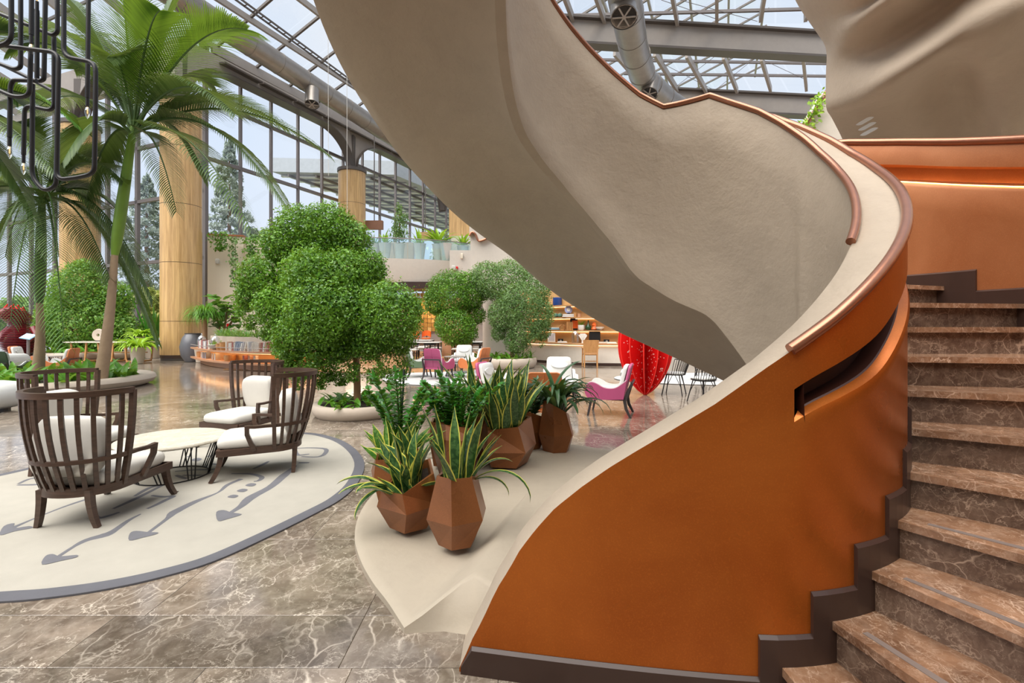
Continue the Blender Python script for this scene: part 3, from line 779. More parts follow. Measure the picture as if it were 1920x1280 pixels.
# ================================================================ BACKDROP: planter walls, balcony, bar, desk wall
def wallbox(name, pts, z0, z1, m, label=None):
    o = struct(MB().prism([(p[0], p[1]) for p in pts], z0, z1).build(name, m))
    if label: o['label'] = label
    return o
def quad_on(a, b_, th):
    a, b_ = Vector(a).to_2d(), Vector(b_).to_2d(); d = (b_-a).normalized(); n = Vector((-d.y, d.x))*th
    return [a, b_, b_+n, a+n]
# tall beige panels behind the big ficus
YP = 22.0
def pan(name, x0, x1, ytop, Y, m=m_panel, th=.35, label=None):
    a, c = at(x0, 600, Y), at(x1, 600, Y); z = at(0, ytop, Y).z
    return wallbox(name, quad_on((a.x, a.y), (c.x, c.y+.35), th), 0, z, m, label)
wp = pan('wall_back', 389, 448, 441, 22.0, label='beige wall panel with a small white sensor box'); 
MB().prism(quad_on((at(388, 0, 21.95).x, 21.95), (at(449, 0, 21.95).x, 22.3), .45), at(0, 441, 22).z, at(0, 441, 22).z+.07).build('coping', m_copper2, wp)
wq = pan('wall_back.001', 452, 530, 450, 22.5, label='second beige wall panel behind the ficus'); pan('wall_back.002', 528, 640, 452, 23.2)
pan('wall_back.003', 376, 392, 444, 22.6, mat('grey_pier', (.30, .28, .26), .7)); pan('wall_back.004', 446, 453, 452, 23, mat('joint_grey', (.25, .22, .2), .7))
def small(name, label, cat, px, py, Y, wd, ht, dp, m, extra=None):
    c = at(px, py, Y); t = thing(name, label, cat, c)
    b = MB(); b.pillow((0, -dp/2, 0), (wd, dp, ht), e=.25); b.build('housing', m, t, 60)
    MB().box((0, 0, 0), (wd*.7, .04, ht*.7)).build('mount', m_steel, t)
    return t
small('wall_sensor', 'small white sensor box on the beige wall panel beside the ivy', 'sensor', 409, 490, 22.10, .16, .24, .1, m_white)
small('fire_alarm', 'small red call point low on the beige panel behind the fiddle leaf fig', 'alarm', 437, 619, 22.26, .1, .12, .06, m_red)
small('socket_plate', 'tiny white switch plate on the beige panel behind the fiddle leaf fig', 'switch', 438, 606, 22.27, .14, .1, .05, m_white)
sg = thing('fire_sign', 'small red and white fire notice beside the fiddle leaf fig', 'sign', at(427, 611, 22.20))
MB().box((0, 0, 0), (.22, .02, .32)).build('board', m_white, sg); MB().box((0, -.012, .03), (.16, .006, .16)).build('red_panel', m_red, sg)

# curved bench shelf planter
def arc_pts(l, n=5): return catmull(l, n)
bf = arc_pts([gnd(360, 680, 0), gnd(378, 686, 0), gnd(420, 692, 0), gnd(490, 697, 0), gnd(560, 696, 0), gnd(620, 686, 0)], 6)
bc = Vector((-8.8, 18.2, 0))
bn = thing('bench_planter', 'curved copper bench shelf with a plaster planter on top, strip-lit below', 'shelf', bc)
def inset(p, k): return p.lerp(Vector((bc.x, bc.y, p.z)), k)
def ring(z0, z1, k0, k1, name, m, cap=True):
    rows = [[(inset(p, k0)-bc)+V(z0), (inset(p, k0)-bc)+V(z1), (inset(p, k1)-bc)+V(z1), (inset(p, k1)-bc)+V(z0)] for p in bf]
    b = MB(); b.grid(rows, cv=True); o = len(b.v); b.f += [(0, 1, 2, 3), (o-1, o-2, o-3, o-4)]
    return b.build(name, m, bn, 40)
m_bench = mat('bench_copper_wood', (.52, .27, .15), .35, .1)
ring(.0, .20, .10, .5, 'plinth_face', m_bench); ring(.20, .26, -.02, .6, 'shelf', m_bench); ring(.56, .62, -.02, .5, 'shelf', m_bench)
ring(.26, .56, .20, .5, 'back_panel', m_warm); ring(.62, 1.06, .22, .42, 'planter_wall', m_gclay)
ring(.535, .552, .08, .12, 'led_strip', m_led2)
rows = [[(inset(p, .24)-bc)+V(1.0), (inset(p, .9)-bc)+V(1.0)] for p in bf]
MB().grid(rows).build('soil', m_soil, bn)
rows = [[(inset(p, -.015)-bc)+V(z) for z in (.70,)] for p in bf]
MB().tube([(inset(p, -.015)-bc)+V(.72) for p in bf], .012, 6).build('guard_rail', m_steel, bn)

# books, cloches, bowls standing on the bench
def along(t): 
    x = t*(len(bf)-1); i = min(int(x), len(bf)-2); return bf[i].lerp(bf[i+1], x-i)
book_cols = [(.68, .63, .56), (.40, .16, .14), (.72, .67, .6), (.30, .34, .42), (.6, .5, .4), (.75, .73, .7), (.5, .48, .5), (.55, .34, .24)]
m_books = [mat('book_cover_%s' % n, c, .6) for n, c in zip(('ivory', 'wine', 'cream', 'navy', 'tan', 'white', 'grey', 'rust'), book_cols)]
bk_names = ('ivory', 'wine red', 'cream', 'navy', 'tan', 'white', 'grey', 'rust')
m_page = mat('book_pages', (.75, .70, .60), .9)
def book(loc, rz, mi, hgt, thk, lean, label, group, dep=.2):
    t = thing('book', label, 'book', loc, rz, group); t.rotation_euler = (0, lean, rz)
    b = MB(); b.box((-thk/2+.004, 0, hgt/2), (.008, dep, hgt)); b.box((thk/2-.004, 0, hgt/2), (.008, dep, hgt)); b.box((0, -dep/2+.004, hgt/2), (thk, .008, hgt)); b.build('cover', m_books[mi], t)
    MB().box((0, .004, hgt/2), (thk-.016, dep-.02, hgt-.02)).build('pages', m_page, t)
spots = [(.10, 6, 0), (.17, 5, .0), (.235, 4, 0), (.40, 7, .0), (.455, 6, .22), (.53, 6, .0), (.59, 5, .1)]
ordn = ('first', 'second', 'third', 'fourth', 'fifth', 'sixth', 'seventh', 'eighth'); kb = 0; where = ['beside the first glass cloche', 'in the second cluster from the column', 'before the white bowl', 'after the wicker baskets', 'leaning in a slanted run', 'beyond the leaning run', 'at the end by the ficus leaves']
for (t0, n, ln), wh in zip(spots, where):
    for q in range(n):
        t = t0+q*.0105; p = inset(along(t), .07); mi = random.randrange(8)
        book((p.x, p.y, .62), -.25+.9*(t-.3), mi, random.uniform(.24, .32), .052, ln, '%s upright book on the bench shelf, %s %s' % (bk_names[mi], ordn[q], wh), 'upright books %s' % wh)
for i, t in enumerate((.12, .15, .185, .27, .295, .50, .53, .56)):
    p = inset(along(t), .09); mi = random.randrange(8); 
    book((p.x, p.y, .26), -.25+.9*(t-.3), mi, .22, .06, 0, '%s book on the lower lit bench shelf, %s from the column' % (bk_names[mi], ordn[i]), 'books on the lower bench shelf')
def lathe_thing(name, label, cat, loc, prof, m, n=20, part='body', group=None, sm=40, sx=1, sy=1):
    t = thing(name, label, cat, loc, 0, group); MB().lathe(prof, n, sx=sx, sy=sy).build(part, m, t, sm); return t
for t_, nm in ((.05, 'glass cloche at the column end of the bench shelf'), (.27, 'glass cloche behind the white bowl on the bench shelf')):
    p = inset(along(t_), .1); t = lathe_thing('glass_cloche', nm, 'cloche', (p.x, p.y, .62), [(.16, 0), (.17, .25), (.14, .38), (.05, .46), (.02, .48)], m_cloche, part='dome')
    MB().ball((0, 0, .5), .03).build('knob', m_cloche, t, 80); MB().lathe([(.18, 0), (.18, .02)], 20).build('tray', m_oak, t, 40)
p = inset(along(.31), .05); t = lathe_thing('planted_bowl', 'wide white bowl of succulents on the bench shelf', 'bowl', (p.x, p.y, .62), [(.08, 0), (.2, .08), (.25, .17), (.24, .18), (.18, .13)], m_white)
b = MB()
for i in range(26):
    a = random.uniform(0, 2*PI); r = random.uniform(0, .17); c = Vector((r*math.cos(a), r*math.sin(a), .15)); e = c+Vector((random.uniform(-.05, .05), random.uniform(-.05, .05), random.uniform(.06, .18)))
    b.bar(c, e, .04, .012, (1, 0, 0), .006, .006)
b.build('succulents', m_fern, t, kind='stuff')
for i, t_ in enumerate((.345, .375)):
    p = inset(along(t_), .07)
    t = lathe_thing('wicker_basket', ('lower', 'taller')[i]+' round wicker basket between books on the bench shelf', 'basket', (p.x, p.y, .62), [(.14, 0), (.17, .12), (.16, .2+.05*i), (.145, .2+.05*i), (.15, .05)], m_oak)
    MB().lathe([(.165, .2+.05*i), (.175, .22+.05*i), (.15, .22+.05*i)], 20).build('rim', m_desk, t, 40)
for i, t_ in enumerate((.06, .40)):
    p = inset(along(t_), .1)
    t = lathe_thing('wicker_basket', ('small wicker basket at the left end of the lower bench shelf', 'wide wicker basket in the middle of the lower bench shelf')[i], 'basket', (p.x, p.y, .26), [(.16, 0), (.19, .12), (.18, .2), (.165, .2), (.16, .05)], m_oak)
p = inset(along(.74), .05)
t = lathe_thing('orange_vase', 'bright orange glass vase on the bench end under the ficus', 'vase', (p.x, p.y, .62), [(.10, 0), (.17, .12), (.15, .3), (.07, .42), (.1, .5), (.085, .5), (.05, .4)], mat('orange_glass', (.75, .12, .01), .2))

lathe_thing('grey_vase', 'big dark grey ceramic vase beside the oak column foot', 'vase', gnd(362, 677.5), [(.28, 0), (.42, .25), (.47, .6), (.38, .95), (.28, 1.1), (.30, 1.14), (.25, 1.14), (.24, 1.0)], mat('grey_glaze', (.12, .12, .135), .3), 28)

# balcony with glass balustrade
def quadY(name, px0, px1, y0t, y0b, y1t, y1b, Y0, Y1, m, th=.5):
    a, c = at(px0, y0b, Y0), at(px1, y1b, Y1); a2, c2 = at(px0, y0t, Y0), at(px1, y1t, Y1)
    return struct(MB().pprism([a, c, c2, a2], (.2, th, 0)).build(name, m))
bal = catmull([at(600, 492, 25.0), at(690, 488, 25.4), at(740, 487, 25.6), at(800, 483, 26.0), at(845, 478, 26.6), at(882, 470, 27.4)], 5)
zt = 5.0
rows = []
for p in bal:
    rows.append([Vector((p.x, p.y, 5.0)), Vector((p.x, p.y, 3.95)), Vector((p.x, p.y+.05, 3.75)), Vector((p.x, p.y+.5, 3.6)), Vector((p.x, p.y+4, 3.6)), Vector((p.x, p.y+4, 5.0))])
b = MB(); b.grid(rows, cv=True); bw = struct(b.build('wall_balcony', m_wallplaster, None, 40)); bw['label'] = 'curved plaster balcony edge below the glass balustrade'
gl = thing('glass_balustrade', 'clear glass balustrade along the plastered balcony', 'balustrade', bal[0])
for i in range(0, len(bal)-1, 2):
    a, c = bal[i]-bal[0], bal[min(i+2, len(bal)-1)]-bal[0]; a.z = c.z = 5.0-bal[0].z
    a, c = a.lerp(c, .02), a.lerp(c, .98)
    MB().pprism([a, c, c+V(1.05), a+V(1.05)], (0, .03, 0)).build('glass_panel', m_bal, gl)
MB().tube([p-bal[0]+V(6.07-p.z) for p in bal], .025, 6).build('handrail', m_mull, gl)
ab = lambda px, dy=1.0, z=5.0: Vector(((px-960)/F*(26.2+dy), 26.2+dy, z))
# end block of the balcony and the plastered tower beside it
tw = []
def block(name, x0, x1, yt, yb, Y, m, dep=2.0, label=None):
    a, c = at(x0, yb, Y), at(x1, yt, Y)
    o = struct(MB().box(((a.x+c.x)/2, Y+dep/2, (a.z+c.z)/2), (c.x-a.x, dep, c.z-a.z)).build(name, m))
    if label: o['label'] = label
    return o
blk = block('wall_block', 843, 884, 469, 536, 25.2, m_wallplaster, 2, 'plaster block with a white siren box at the balcony end')
block('wall_block.001', 846, 884, 442, 472, 28.5, m_wallplaster, .5); 
block('wall_oak', 842, 884, 300, 446, 33, m_column, .5, 'oak clad wall above the balcony end')
small('siren_box', 'white square siren box with a red lamp on the plaster block', 'alarm', 851, 502, 25.15, .22, .24, .12, m_white)
small('siren_lamp', 'tiny red lamp beside the white siren box', 'alarm', 857, 502, 25.15, .12, .14, .1, m_red)
small('wall_lamp', 'small beige up and down wall lamp on the plaster block', 'lamp', 866, 480, 25.15, .13, .3, .1, m_panel)
# tower: the tall curved plaster wall behind the two ficus trees
tp = catmull([gnd(905, 679, 0), gnd(911, 681.5, 0), gnd(925, 682.5, 0), gnd(955, 682, 0), gnd(985, 678, 0)], 5)
def curtain(name, pts, z0, zf, m, label=None, th=.3):
    rows = [[Vector((p.x, p.y, z0)), Vector((p.x, p.y, zf(i/(len(pts)-1)))), Vector((p.x+.05, p.y+th, zf(i/(len(pts)-1)))), Vector((p.x+.05, p.y+th, z0))] for i, p in enumerate(pts)]
    b = MB(); b.grid(rows, cv=True); n = len(b.v); b.f += [(0, 1, 2, 3), (n-1, n-2, n-3, n-4)]
    o = struct(b.build(name, m, None, 45))
    if label: o['label'] = label
    return o
curtain('wall_tower', tp, 0, lambda t: 2.6, m_wallplaster, 'low curved plaster wall behind the two round trees')
block('wall_tower.001', 882, 1030, 425, 560, 21.5, m_wallplaster, .6, 'striped grey plaster wall above the round trees')
arch_ = []
for i in range(17):
    a = PI*i/16; arch_.append(at(880, 600, 20.8)+Vector((-.55+.62*math.cos(a), 0, .35+.62*math.sin(a))))
arch_ = [arch_[0]*1+V(-1.9)]+arch_+[arch_[-1]+V(-1.9)]
oa = struct(MB().pprism(arch_, (0, .4, 0)).build('door_1', m_bench)); oa['label'] = 'arched copper doorway behind the round trees'
rb_ = thing('ribbon_rail', 'small white curved parapet with copper edge above the plaster wall', 'parapet', at(895, 437, 21.3))
pts = [at(x, y, 21.3)-at(895, 437, 21.3) for x, y in ((880, 442), (885, 435), (892, 440), (897, 451), (908, 449), (925, 440))]
pts = catmull(pts, 4)
MB().grid([[p, p+V(.55), p+V(.55)+Vector((0, .3, 0)), p+Vector((0, .3, 0))] for p in pts], cv=True).build('parapet_face', m_wallplaster, rb_, 40)
MB().tube(pts, .05, 6).build('copper_edge', m_rail, rb_, 40)

# dining area under the balcony: bar front, back wall, mosaic glow, ceiling band
block('wall_bar', 560, 905, 560, 668, 28.5, mat('bar_grey', (.50, .46, .42), .6, var=.04), .5, 'pale grey bar front under the balcony')
br = thing('bar_counter', 'long bar counter with dark top behind the orange stools', 'counter', at(800, 640, 27.2))
MB().box((0, 0, -.05), (7.5, .7, .06)).build('worktop', m_black, br); MB().box((0, .1, -.75), (7.4, .4, 1.3)).build('front', mat('bar_front', (.48, .45, .42), .55), br)
mos = thing('glow_screen', 'golden mosaic screen glowing behind the bar between the trees', 'screen', at(806, 585, 28.3))
m_gold = mat('gold_mosaic', (.85, .45, .15), .3, .4, .4, 30)
for i in range(9):
    for j in range(9):
        MB().box((-.9+i*.22, 0, -1.0+j*.25), (.2, .04, .23), Euler((random.uniform(-.2, .2), 0, random.uniform(-.2, .2))).to_matrix()).build('mosaic_tile', m_gold, mos)
L = bpy.data.lights.new('bar_glow', 'AREA'); L.energy = 45; L.color = (1, .55, .25); L.size = 3.0; L.shape = 'RECTANGLE'; L.size_y = .15
lo = bpy.data.objects.new('bar_glow', L); sc.collection.objects.link(lo); lo.location = at(806, 560, 27.6)
block('trim_1', 560, 905, 528, 541, 25.7, m_skirt, 2.2)

DLW = {640: 'leftmost of the front row', 700: 'second of the front row', 760: 'above the orange stools', 830: 'nearest the golden screen', 690: 'deep left above the bar', 800: 'deep right above the bar'}
for px_, yy in ((640, 25.8), (700, 25.0), (760, 24.6), (830, 24.8), (690, 28.0), (800, 27.6)):  # lamps added to brighten the dark area under the balcony
    dl = thing('fill_downlight', 'small round ceiling downlight under the balcony %s' % DLW[px_], 'light', Vector(((px_-960)/F*yy, yy+2.2, 3.585)))
    MB().lathe([(.09, 0), (.11, -.012), (.11, .012)], 16).build('trim_ring', m_white, dl, 40); MB().lathe([(.001, -.005), (.08, -.005)], 14, cap=False).build('lens', m_led3, dl)
    L_ = bpy.data.lights.new('fill_downlight_lamp', 'SPOT'); L_.energy = 420; L_.spot_size = 2.2; L_.color = (1, .84, .66); L_.shadow_soft_size = .1
    l_ = bpy.data.objects.new('fill_downlight_lamp', L_); sc.collection.objects.link(l_); l_.parent = dl; l_.location = (0, 0, -.05)
def stool(px, py, Y, label):
    t = thing('bar_stool', label, 'stool', (((px-960)/F)*Y, Y, .02), 0, 'orange bar stools')
    m = mat('stool_orange', (.75, .14, .02), .4) if 'stool_orange' not in bpy.data.materials else bpy.data.materials['stool_orange']
    MB().lathe([(.22, 0), (.22, .02), (.03, .05)], 20).build('foot_plate', m_black, t, 40); MB().tube([(0, 0, .03), (0, 0, .74)], .028, 8).build('post', m_black, t, 40)
    MB().pillow((0, 0, .78), (.44, .42, .08)).build('seat', m, t, 80)
    rows = [[(.24*math.sin(a), .20*math.cos(a)*1-.0, z+.04*math.cos(2*a)) for a in np.linspace(-1.1, 1.1, 9)] for z in (.86, .95, 1.1, 1.14)]
    rows2 = [[(x*1.1, y*1.1+.01, z) for x, y, z in r] for r in rows]
    MB().grid(rows+rows2[::-1], cu=True).build('backrest', m, t, 60)
    MB().bar((0, .18, .76), (0, .2, .92), .04, .015).build('back_support', m_black, t); MB().tube([(0, -.16, .3), (.16, 0, .3), (0, .16, .3), (-.16, 0, .3), (0, -.16, .3)], .012, 6).build('foot_ring', m_black, t)
stool(799, 640, 24.5, 'orange bar stool nearest the golden screen'); stool(777, 640, 24.8, 'orange bar stool partly behind the big ficus')

# desk wall: curved counter with lit shelves
cp = catmull([gnd(975, 676, 0), gnd(1000, 678, 0), gnd(1040, 681, 0), gnd(1091, 684.4, 0), gnd(1163, 685.5, 0), gnd(1240, 686, 0)], 6)
dw = curtain('wall_desk', cp, 0, lambda t: .70, m_wallplaster, 'curved plaster front below the lit desk counter')
MB().grid([[p+Vector((0, -.02, 0)), p+Vector((0, -.02, .09)), p+Vector((0, .02, .09))] for p in cp]).build('kick_plate', m_skirt, dw)
ct = thing('desk_counter', 'curved wooden desk counter lit from below with open shelves above', 'counter', cp[0]); o = cp[0]
def slab(z0, z1, f, bk, name, m): 
    rows = [[p-o+Vector((0, f, z0)), p-o+Vector((0, f, z1)), p-o+Vector((0, bk, z1)), p-o+Vector((0, bk, z0))] for p in cp]
    b = MB(); b.grid(rows, cv=True); n = len(b.v); b.f += [(0, 1, 2, 3), (n-1, n-2, n-3, n-4)]; return b.build(name, m, ct, 40)
slab(.74, .79, -.12, .9, 'worktop', m_desk)
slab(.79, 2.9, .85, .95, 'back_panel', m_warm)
for z in (1.27, 1.77, 2.24): slab(z-.05, z, .45, .88, 'shelf', m_desk)
for z, f in ((.725, -.04), (1.21, .80), (1.71, .80), (2.18, .80)):
    rows = [[p-o+Vector((0, f, z)), p-o+Vector((0, f+.03, z)), p-o+Vector((0, f+.03, z-.012)), p-o+Vector((0, f, z-.012))] for p in cp]
    MB().grid(rows, cv=True).build('led_strip', m_led2, ct)
def on(px, z, dy=.62):
    y = float(np.interp(px, [960+F*p.x/p.y for p in cp], [p.y for p in cp]))+dy; return Vector(((px-960)/F*y, y, z))
zc = .79
mw = mat('porcelain', (.8, .78, .74), .3); mg = mat('bottle_green', (.02, .06, .02), .15); mo = mat('orange_ceramic', (.8, .14, .02), .3)
def vase(name, label, cat, px, z, prof, m, dy=.62): return lathe_thing(name, label, cat, on(px, z, dy), prof, m)
vase('orange_jar', 'orange ridged ceramic jar on the middle lit shelf', 'jar', 1114, 1.27, [(.08, 0), (.11, .05), (.06, .14), (.09, .2), (.05, .26), (.06, .3), (.0, .31)], mo)
vase('green_bottle', 'dark green bottle on the middle lit shelf', 'bottle', 1103, 1.27, [(.07, 0), (.11, .06), (.11, .14), (.03, .24), (.025, .38), (.0, .38)], mg)
t = vase('white_pot', 'white pot with a spiky plant on the middle lit shelf', 'pot', 1090, 1.27, [(.09, 0), (.13, .06), (.13, .2), (.11, .2), (.1, .1)], mw)
b = MB()
for i in range(16):
    a = i*2.4; b.bar((0, 0, .17), (.16*math.cos(a), .16*math.sin(a), .17+.08+.14*random.random()), .03, .008, (0, 0, 1), .005, .005)
b.build('spiky_leaves', m_fern, t)
pf = thing('picture_frame', 'dark framed picture standing on the middle lit shelf', 'picture', on(1079, 1.27, .75)); MB().box((0, 0, .23), (.40, .03, .46)).build('frame', m_black, pf); MB().box((0, -.018, .22), (.28, .006, .3)).build('print', mo, pf)
bb = thing('wooden_box', 'small slatted wooden box beside the dark picture frame', 'box', on(1068, 1.27, .6))
for i in range(4): MB().box((-.09+i*.06, 0, .16), (.05, .2, .32)).build('slat', m_oak, bb)
bs = thing('book_stack', 'pale blue book lying at the left of the middle lit shelf', 'book', on(1038, 1.27, .6)); MB().box((0, 0, .05), (.5, .25, .06)).build('cover', mat('pale_blue_cover', (.25, .45, .6), .6), bs); MB().box((0, 0, .09), (.42, .22, .04)).build('pages', m_page, bs)
kn = thing('brass_knot', 'small brass loop ornament beside the pale blue book', 'ornament', on(1054, 1.27, .6)); MB().tube([(.10*math.sin(q*.4), .03*math.cos(q*1.2), .11+.10*math.cos(q*.4)) for q in range(17)], .02, 6).build('loop', m_oak, kn, 60)
MB().box((0, 0, .015), (.14, .1, .03)).build('base', m_oak, kn)
wb = vase('white_teapot', 'low white bowls at the right of the middle lit shelf', 'bowl', 1124, 1.27, [(.06, 0), (.16, .08), (.18, .13), (.16, .13), (.05, .05)], mw)
t = thing('pattern_plate', 'blue and white plate on a stand on the upper lit shelf', 'plate', on(1066, 1.77+.13, .6)); MB().tube([(0, -.02, .16), (0, .02, .16)], .15, 20).build('plate', mat('blue_plate', (.35, .38, .6), .3), t, 40); MB().tube([(0, -.03, .16), (0, -.02, .16)], .07, 16).build('medallion', mw, t, 40); MB().box((0, .03, .02), (.1, .1, .04)).build('stand', m_black, t)
bs = thing('book_pile', 'flat pile of white books under the blue plate', 'book', on(1067, 1.77, .6)); 
for i in range(2): MB().box((0, 0, .033+i*.06), (.5-.04*i, .24, .05)).build('volume', m_books[5], bs)
for i, x in enumerate((1042, 1050)): vase('green_ball_jar', ('left', 'right')[i]+' small round green jar on the upper lit shelf', 'jar', x, 1.77, [(.05, 0), (.1, .06), (.09, .13), (.05, .16), (0, .17)], mat('green_glaze%d' % i, (.12, .25, .2), .3))
vase('brown_beaker', 'small brown beaker beside the pile of white books', 'beaker', 1079, 1.77, [(.06, 0), (.06, .17), (.05, .17), (.05, .02)], m_oak)
vase('copper_beaker', 'copper beaker at the right end of the upper lit shelf', 'beaker', 1086, 1.77, [(.07, 0), (.06, .13), (.05, .13)], m_bench)
vase('blue_jar', 'blue round jar on the top shelf of the desk wall', 'jar', 1045, 2.24, [(.17, 0), (.18, .02), (.18, .30), (.15, .31), (.14, .1)], mat('blue_glaze', (.02, .06, .25), .35))
# things on the worktop
mon = thing('computer_screen', 'black computer screen standing on the desk counter', 'screen', on(1115, zc, .5)); MB().box((0, 0, .30), (.42, .03, .40)).build('panel', m_black, mon); MB().box((0, .02, .08), (.06, .03, .16)).build('stand', m_black, mon); MB().lathe([(.12, 0), (.12, .015)], 16).build('foot', m_black, mon)
cl = vase('specimen_dome', 'glass dome with a small figure on the desk counter', 'dome', 1079, zc, [(.15, 0), (.16, .28), (.12, .42), (.04, .48), (0, .49)], m_cloche, .4)
MB().lathe([(.03, .02), (.07, .1), (.04, .2), (.06, .28), (.02, .34)], 10).build('figure', m_oak, cl, 60)
fan = thing('fan_vase', 'white folded fan shaped vase on the desk counter', 'vase', on(1093, zc, .4)); MB().pprism([(-.05, 0, 0), (.05, 0, 0), (.04, 0, .1), (.16, 0, .28), (.09, 0, .36), (-.09, 0, .36), (-.16, 0, .28), (-.04, 0, .1)], (0, .05, 0)).build('body', mw, fan)
for i in range(3): MB().bar((0, -.006, .1), (-.09+.09*i, -.006, .34), .012, .012).build('fold', m_white, fan)
fr2 = thing('acrylic_stand', 'small framed photo at the left of the desk counter', 'picture', on(1034, zc, .4)); MB().box((0, 0, .19), (.3, .03, .36)).build('frame', mw, fr2); MB().box((0, -.018, .19), (.22, .006, .26)).build('print', m_books[6], fr2)
for i, (x, c) in enumerate(((1054, 5), (1130, 7), (1146, 2))):
    bs = thing('open_book', 'flat %s book on the desk counter %s' % (bk_names[c], ('left of the glass dome', 'right of the screen', 'at the far right end')[i]), 'book', on(x, zc, .25)); MB().box((0, 0, .02), (.36, .24, .03)).build('cover', m_books[c], bs); MB().box((0, 0, .045), (.32, .21, .02)).build('pages', m_page, bs)
for i, x in enumerate((1051, 1137)):
    c = thing('desk_camera', 'small black desk caddy %s on the counter' % ('near the framed photo', 'right of the screen')[i], 'caddy', on(x, zc, .55)); MB().box((0, 0, .07), (.2, .1, .14)).build('body', m_black, c); MB().tube([(0, -.05, .07), (0, -.09, .07)], .04, 10).build('lens', m_steel, c)

o_ = struct(MB().box((15, 31, 4.5), (32, .4, 9)).build('wall_far', m_wallplaster)); o_['label'] = 'plaster wall at the far end behind the desk'
# ---- unseen lobby walls and slab, added to block sky light near the stairs
o_ = struct(MB().box((-3, -6.2, 4.5), (34, .3, 9)).build('wall_rear', m_wallplaster)); o_['label'] = 'unseen plaster lobby wall behind the viewer, added to block sky light'
o_ = struct(MB().box((10.5, 3, 4.5), (.3, 18, 9)).build('wall_side', m_wallplaster)); o_['label'] = 'unseen plaster lobby wall beyond the stairs, added to block sky light'
o_ = struct(MB().box((1.5, -4.4, 6.4), (18, 3.6, .4)).build('ceiling_3', m_wallplaster)); o_['label'] = 'unseen slab behind the viewer, added to block sky light'
# ---- outside: pale canopy, conifer, trees, ground
gr = struct(MB().box((-20, 75, -.6), (160, 70, .3)).build('floor_3', mat('lawn', (.16, .26, .06), .9, 0, .3, .3))); gr['label'] = 'lawn outside the glass'
can = thing('canopy_building', 'pale flat canopy with lit louvres outside the glass wall', 'building', at(508, 318, 38))
A = at(508, 300, 38); o = can.location.copy(); top = A.z
dir1 = d1.copy(); inn = Vector((.80, .10, 0))
poly = [A, A+dir1*42, A+dir1*42+Vector((14, 4, 0)), A+Vector((9.5, .8, 0))]
b = MB(); b.prism([((p-o).x, (p-o).y) for p in poly], top-o.z-.9, top-o.z+.2).build('roof_slab', mat('canopy_grey', (.42, .46, .49), .6), can)
for i in range(26):
    a = A+dir1*(1+i*1.5)+V(-1.0); c = A+Vector((9, .8, 0))+dir1*(1+i*1.5)+V(-1.0)
    MB().bar(a-o, c-o, .28, .12).build('louvre', mat('louvre_white', (.85, .92, .9), .5) if i == 0 else bpy.data.materials['louvre_white'], can)
for i in range(4):
    a = A+inn*(1.6+i*2.6)+V(-1.15); MB().bar(a-o, a+dir1*38-o, .12, .2).build('purlin', m_mull, can)
# ================================================================ RUGS
def blob(name, label, pts, m, mb, z=.014, bw=.10, cat='rug'):
    c = sum(pts, Vector())/len(pts); c.z = 0; t = thing(name, label, cat, c)
    out = [p-c for p in pts]; n = len(out)
    inn = []
    for i in range(n):
        d = (out[(i+1) % n]-out[i-1]); d.z = 0; nrm = Vector((-d.y, d.x, 0)).normalized()
        if nrm.dot(out[i]) > 0: nrm = -nrm
        inn.append(out[i]+nrm*bw)
    flat = lambda P, z: [Vector((p.x, p.y, z)) for p in P]
    MB().grid([flat(out, .001), flat(out, z-.003), flat([o.lerp(i, .08) for o, i in zip(out, inn)], z), flat(inn, z), flat(inn, .001)], cv=True).build('border', mb, t, 40)
    b = MB(); b.grid([flat(inn, z), flat([p*.5 for p in inn], z+.001), flat([p*.01 for p in inn], z+.001)], cv=True); b.build('pile', m, t, 40)
    return t, c
g = lambda *q: [gnd(x, y) for x, y in q]
rp = catmull(g((683, 868), (672, 905), (640, 937), (590, 965), (500, 1010), (400, 1055), (300, 1085), (200, 1107), (100, 1122), (0, 1131))+[Vector((-3.15, 2.50, 0)), Vector((-4.0, 2.75, 0)), Vector((-4.75, 3.4, 0)), Vector((-5.05, 4.2, 0))]+
             g((38, 882), (130, 862))+[Vector((-4.5, 5.75, 0)), Vector((-3.75, 6.35, 0))]+g((565, 812), (622, 820), (660, 838)), 5, True)
rug, rc = blob('oval_rug', 'large cream oval rug with slate border and brush-drawn arrows under the slatted armchairs', rp, m_rug, m_rugb)
def cr(x, y): return gnd(x*.3648, 660+y*.3648, 0)
def stroke(pts, wds):
    P = catmull([cr(*p) for p in pts], 4); n = len(P); rows = []
    for i, p in enumerate(P):
        d = (P[min(i+1, n-1)]-P[max(i-1, 0)]).normalized(); s = Vector((-d.y, d.x, 0)); w_ = float(np.interp(i/(n-1), np.linspace(0, 1, len(wds)), wds))/2
        rows.append([p-rc+s*w_+V(.0148), p-rc+V(.0168), p-rc-s*w_+V(.0148)])
    MB().grid(rows).build('brush_stroke', m_rugp, rug)
def head(pts):
    q = catmull([cr(*p)-rc+V(.0168) for p in pts], 3, True); MB().add(q, [tuple(range(len(q)))]).build('arrow_head', m_rugp, rug)
stroke([(460, 760), (340, 800), (200, 855), (60, 915)], [.05, .035, .02, .05]); head([(0, 952), (20, 905), (75, 890), (70, 915), (150, 905), (165, 915), (75, 932)])
stroke([(722, 842), (660, 875), (590, 925), (540, 950), (450, 975), (380, 1010), (300, 1062)], [.02, .04, .055, .09, .06, .03, .03]); head([(216, 1105), (232, 1062), (270, 1050), (310, 1062), (395, 1055), (390, 1068), (310, 1086)])
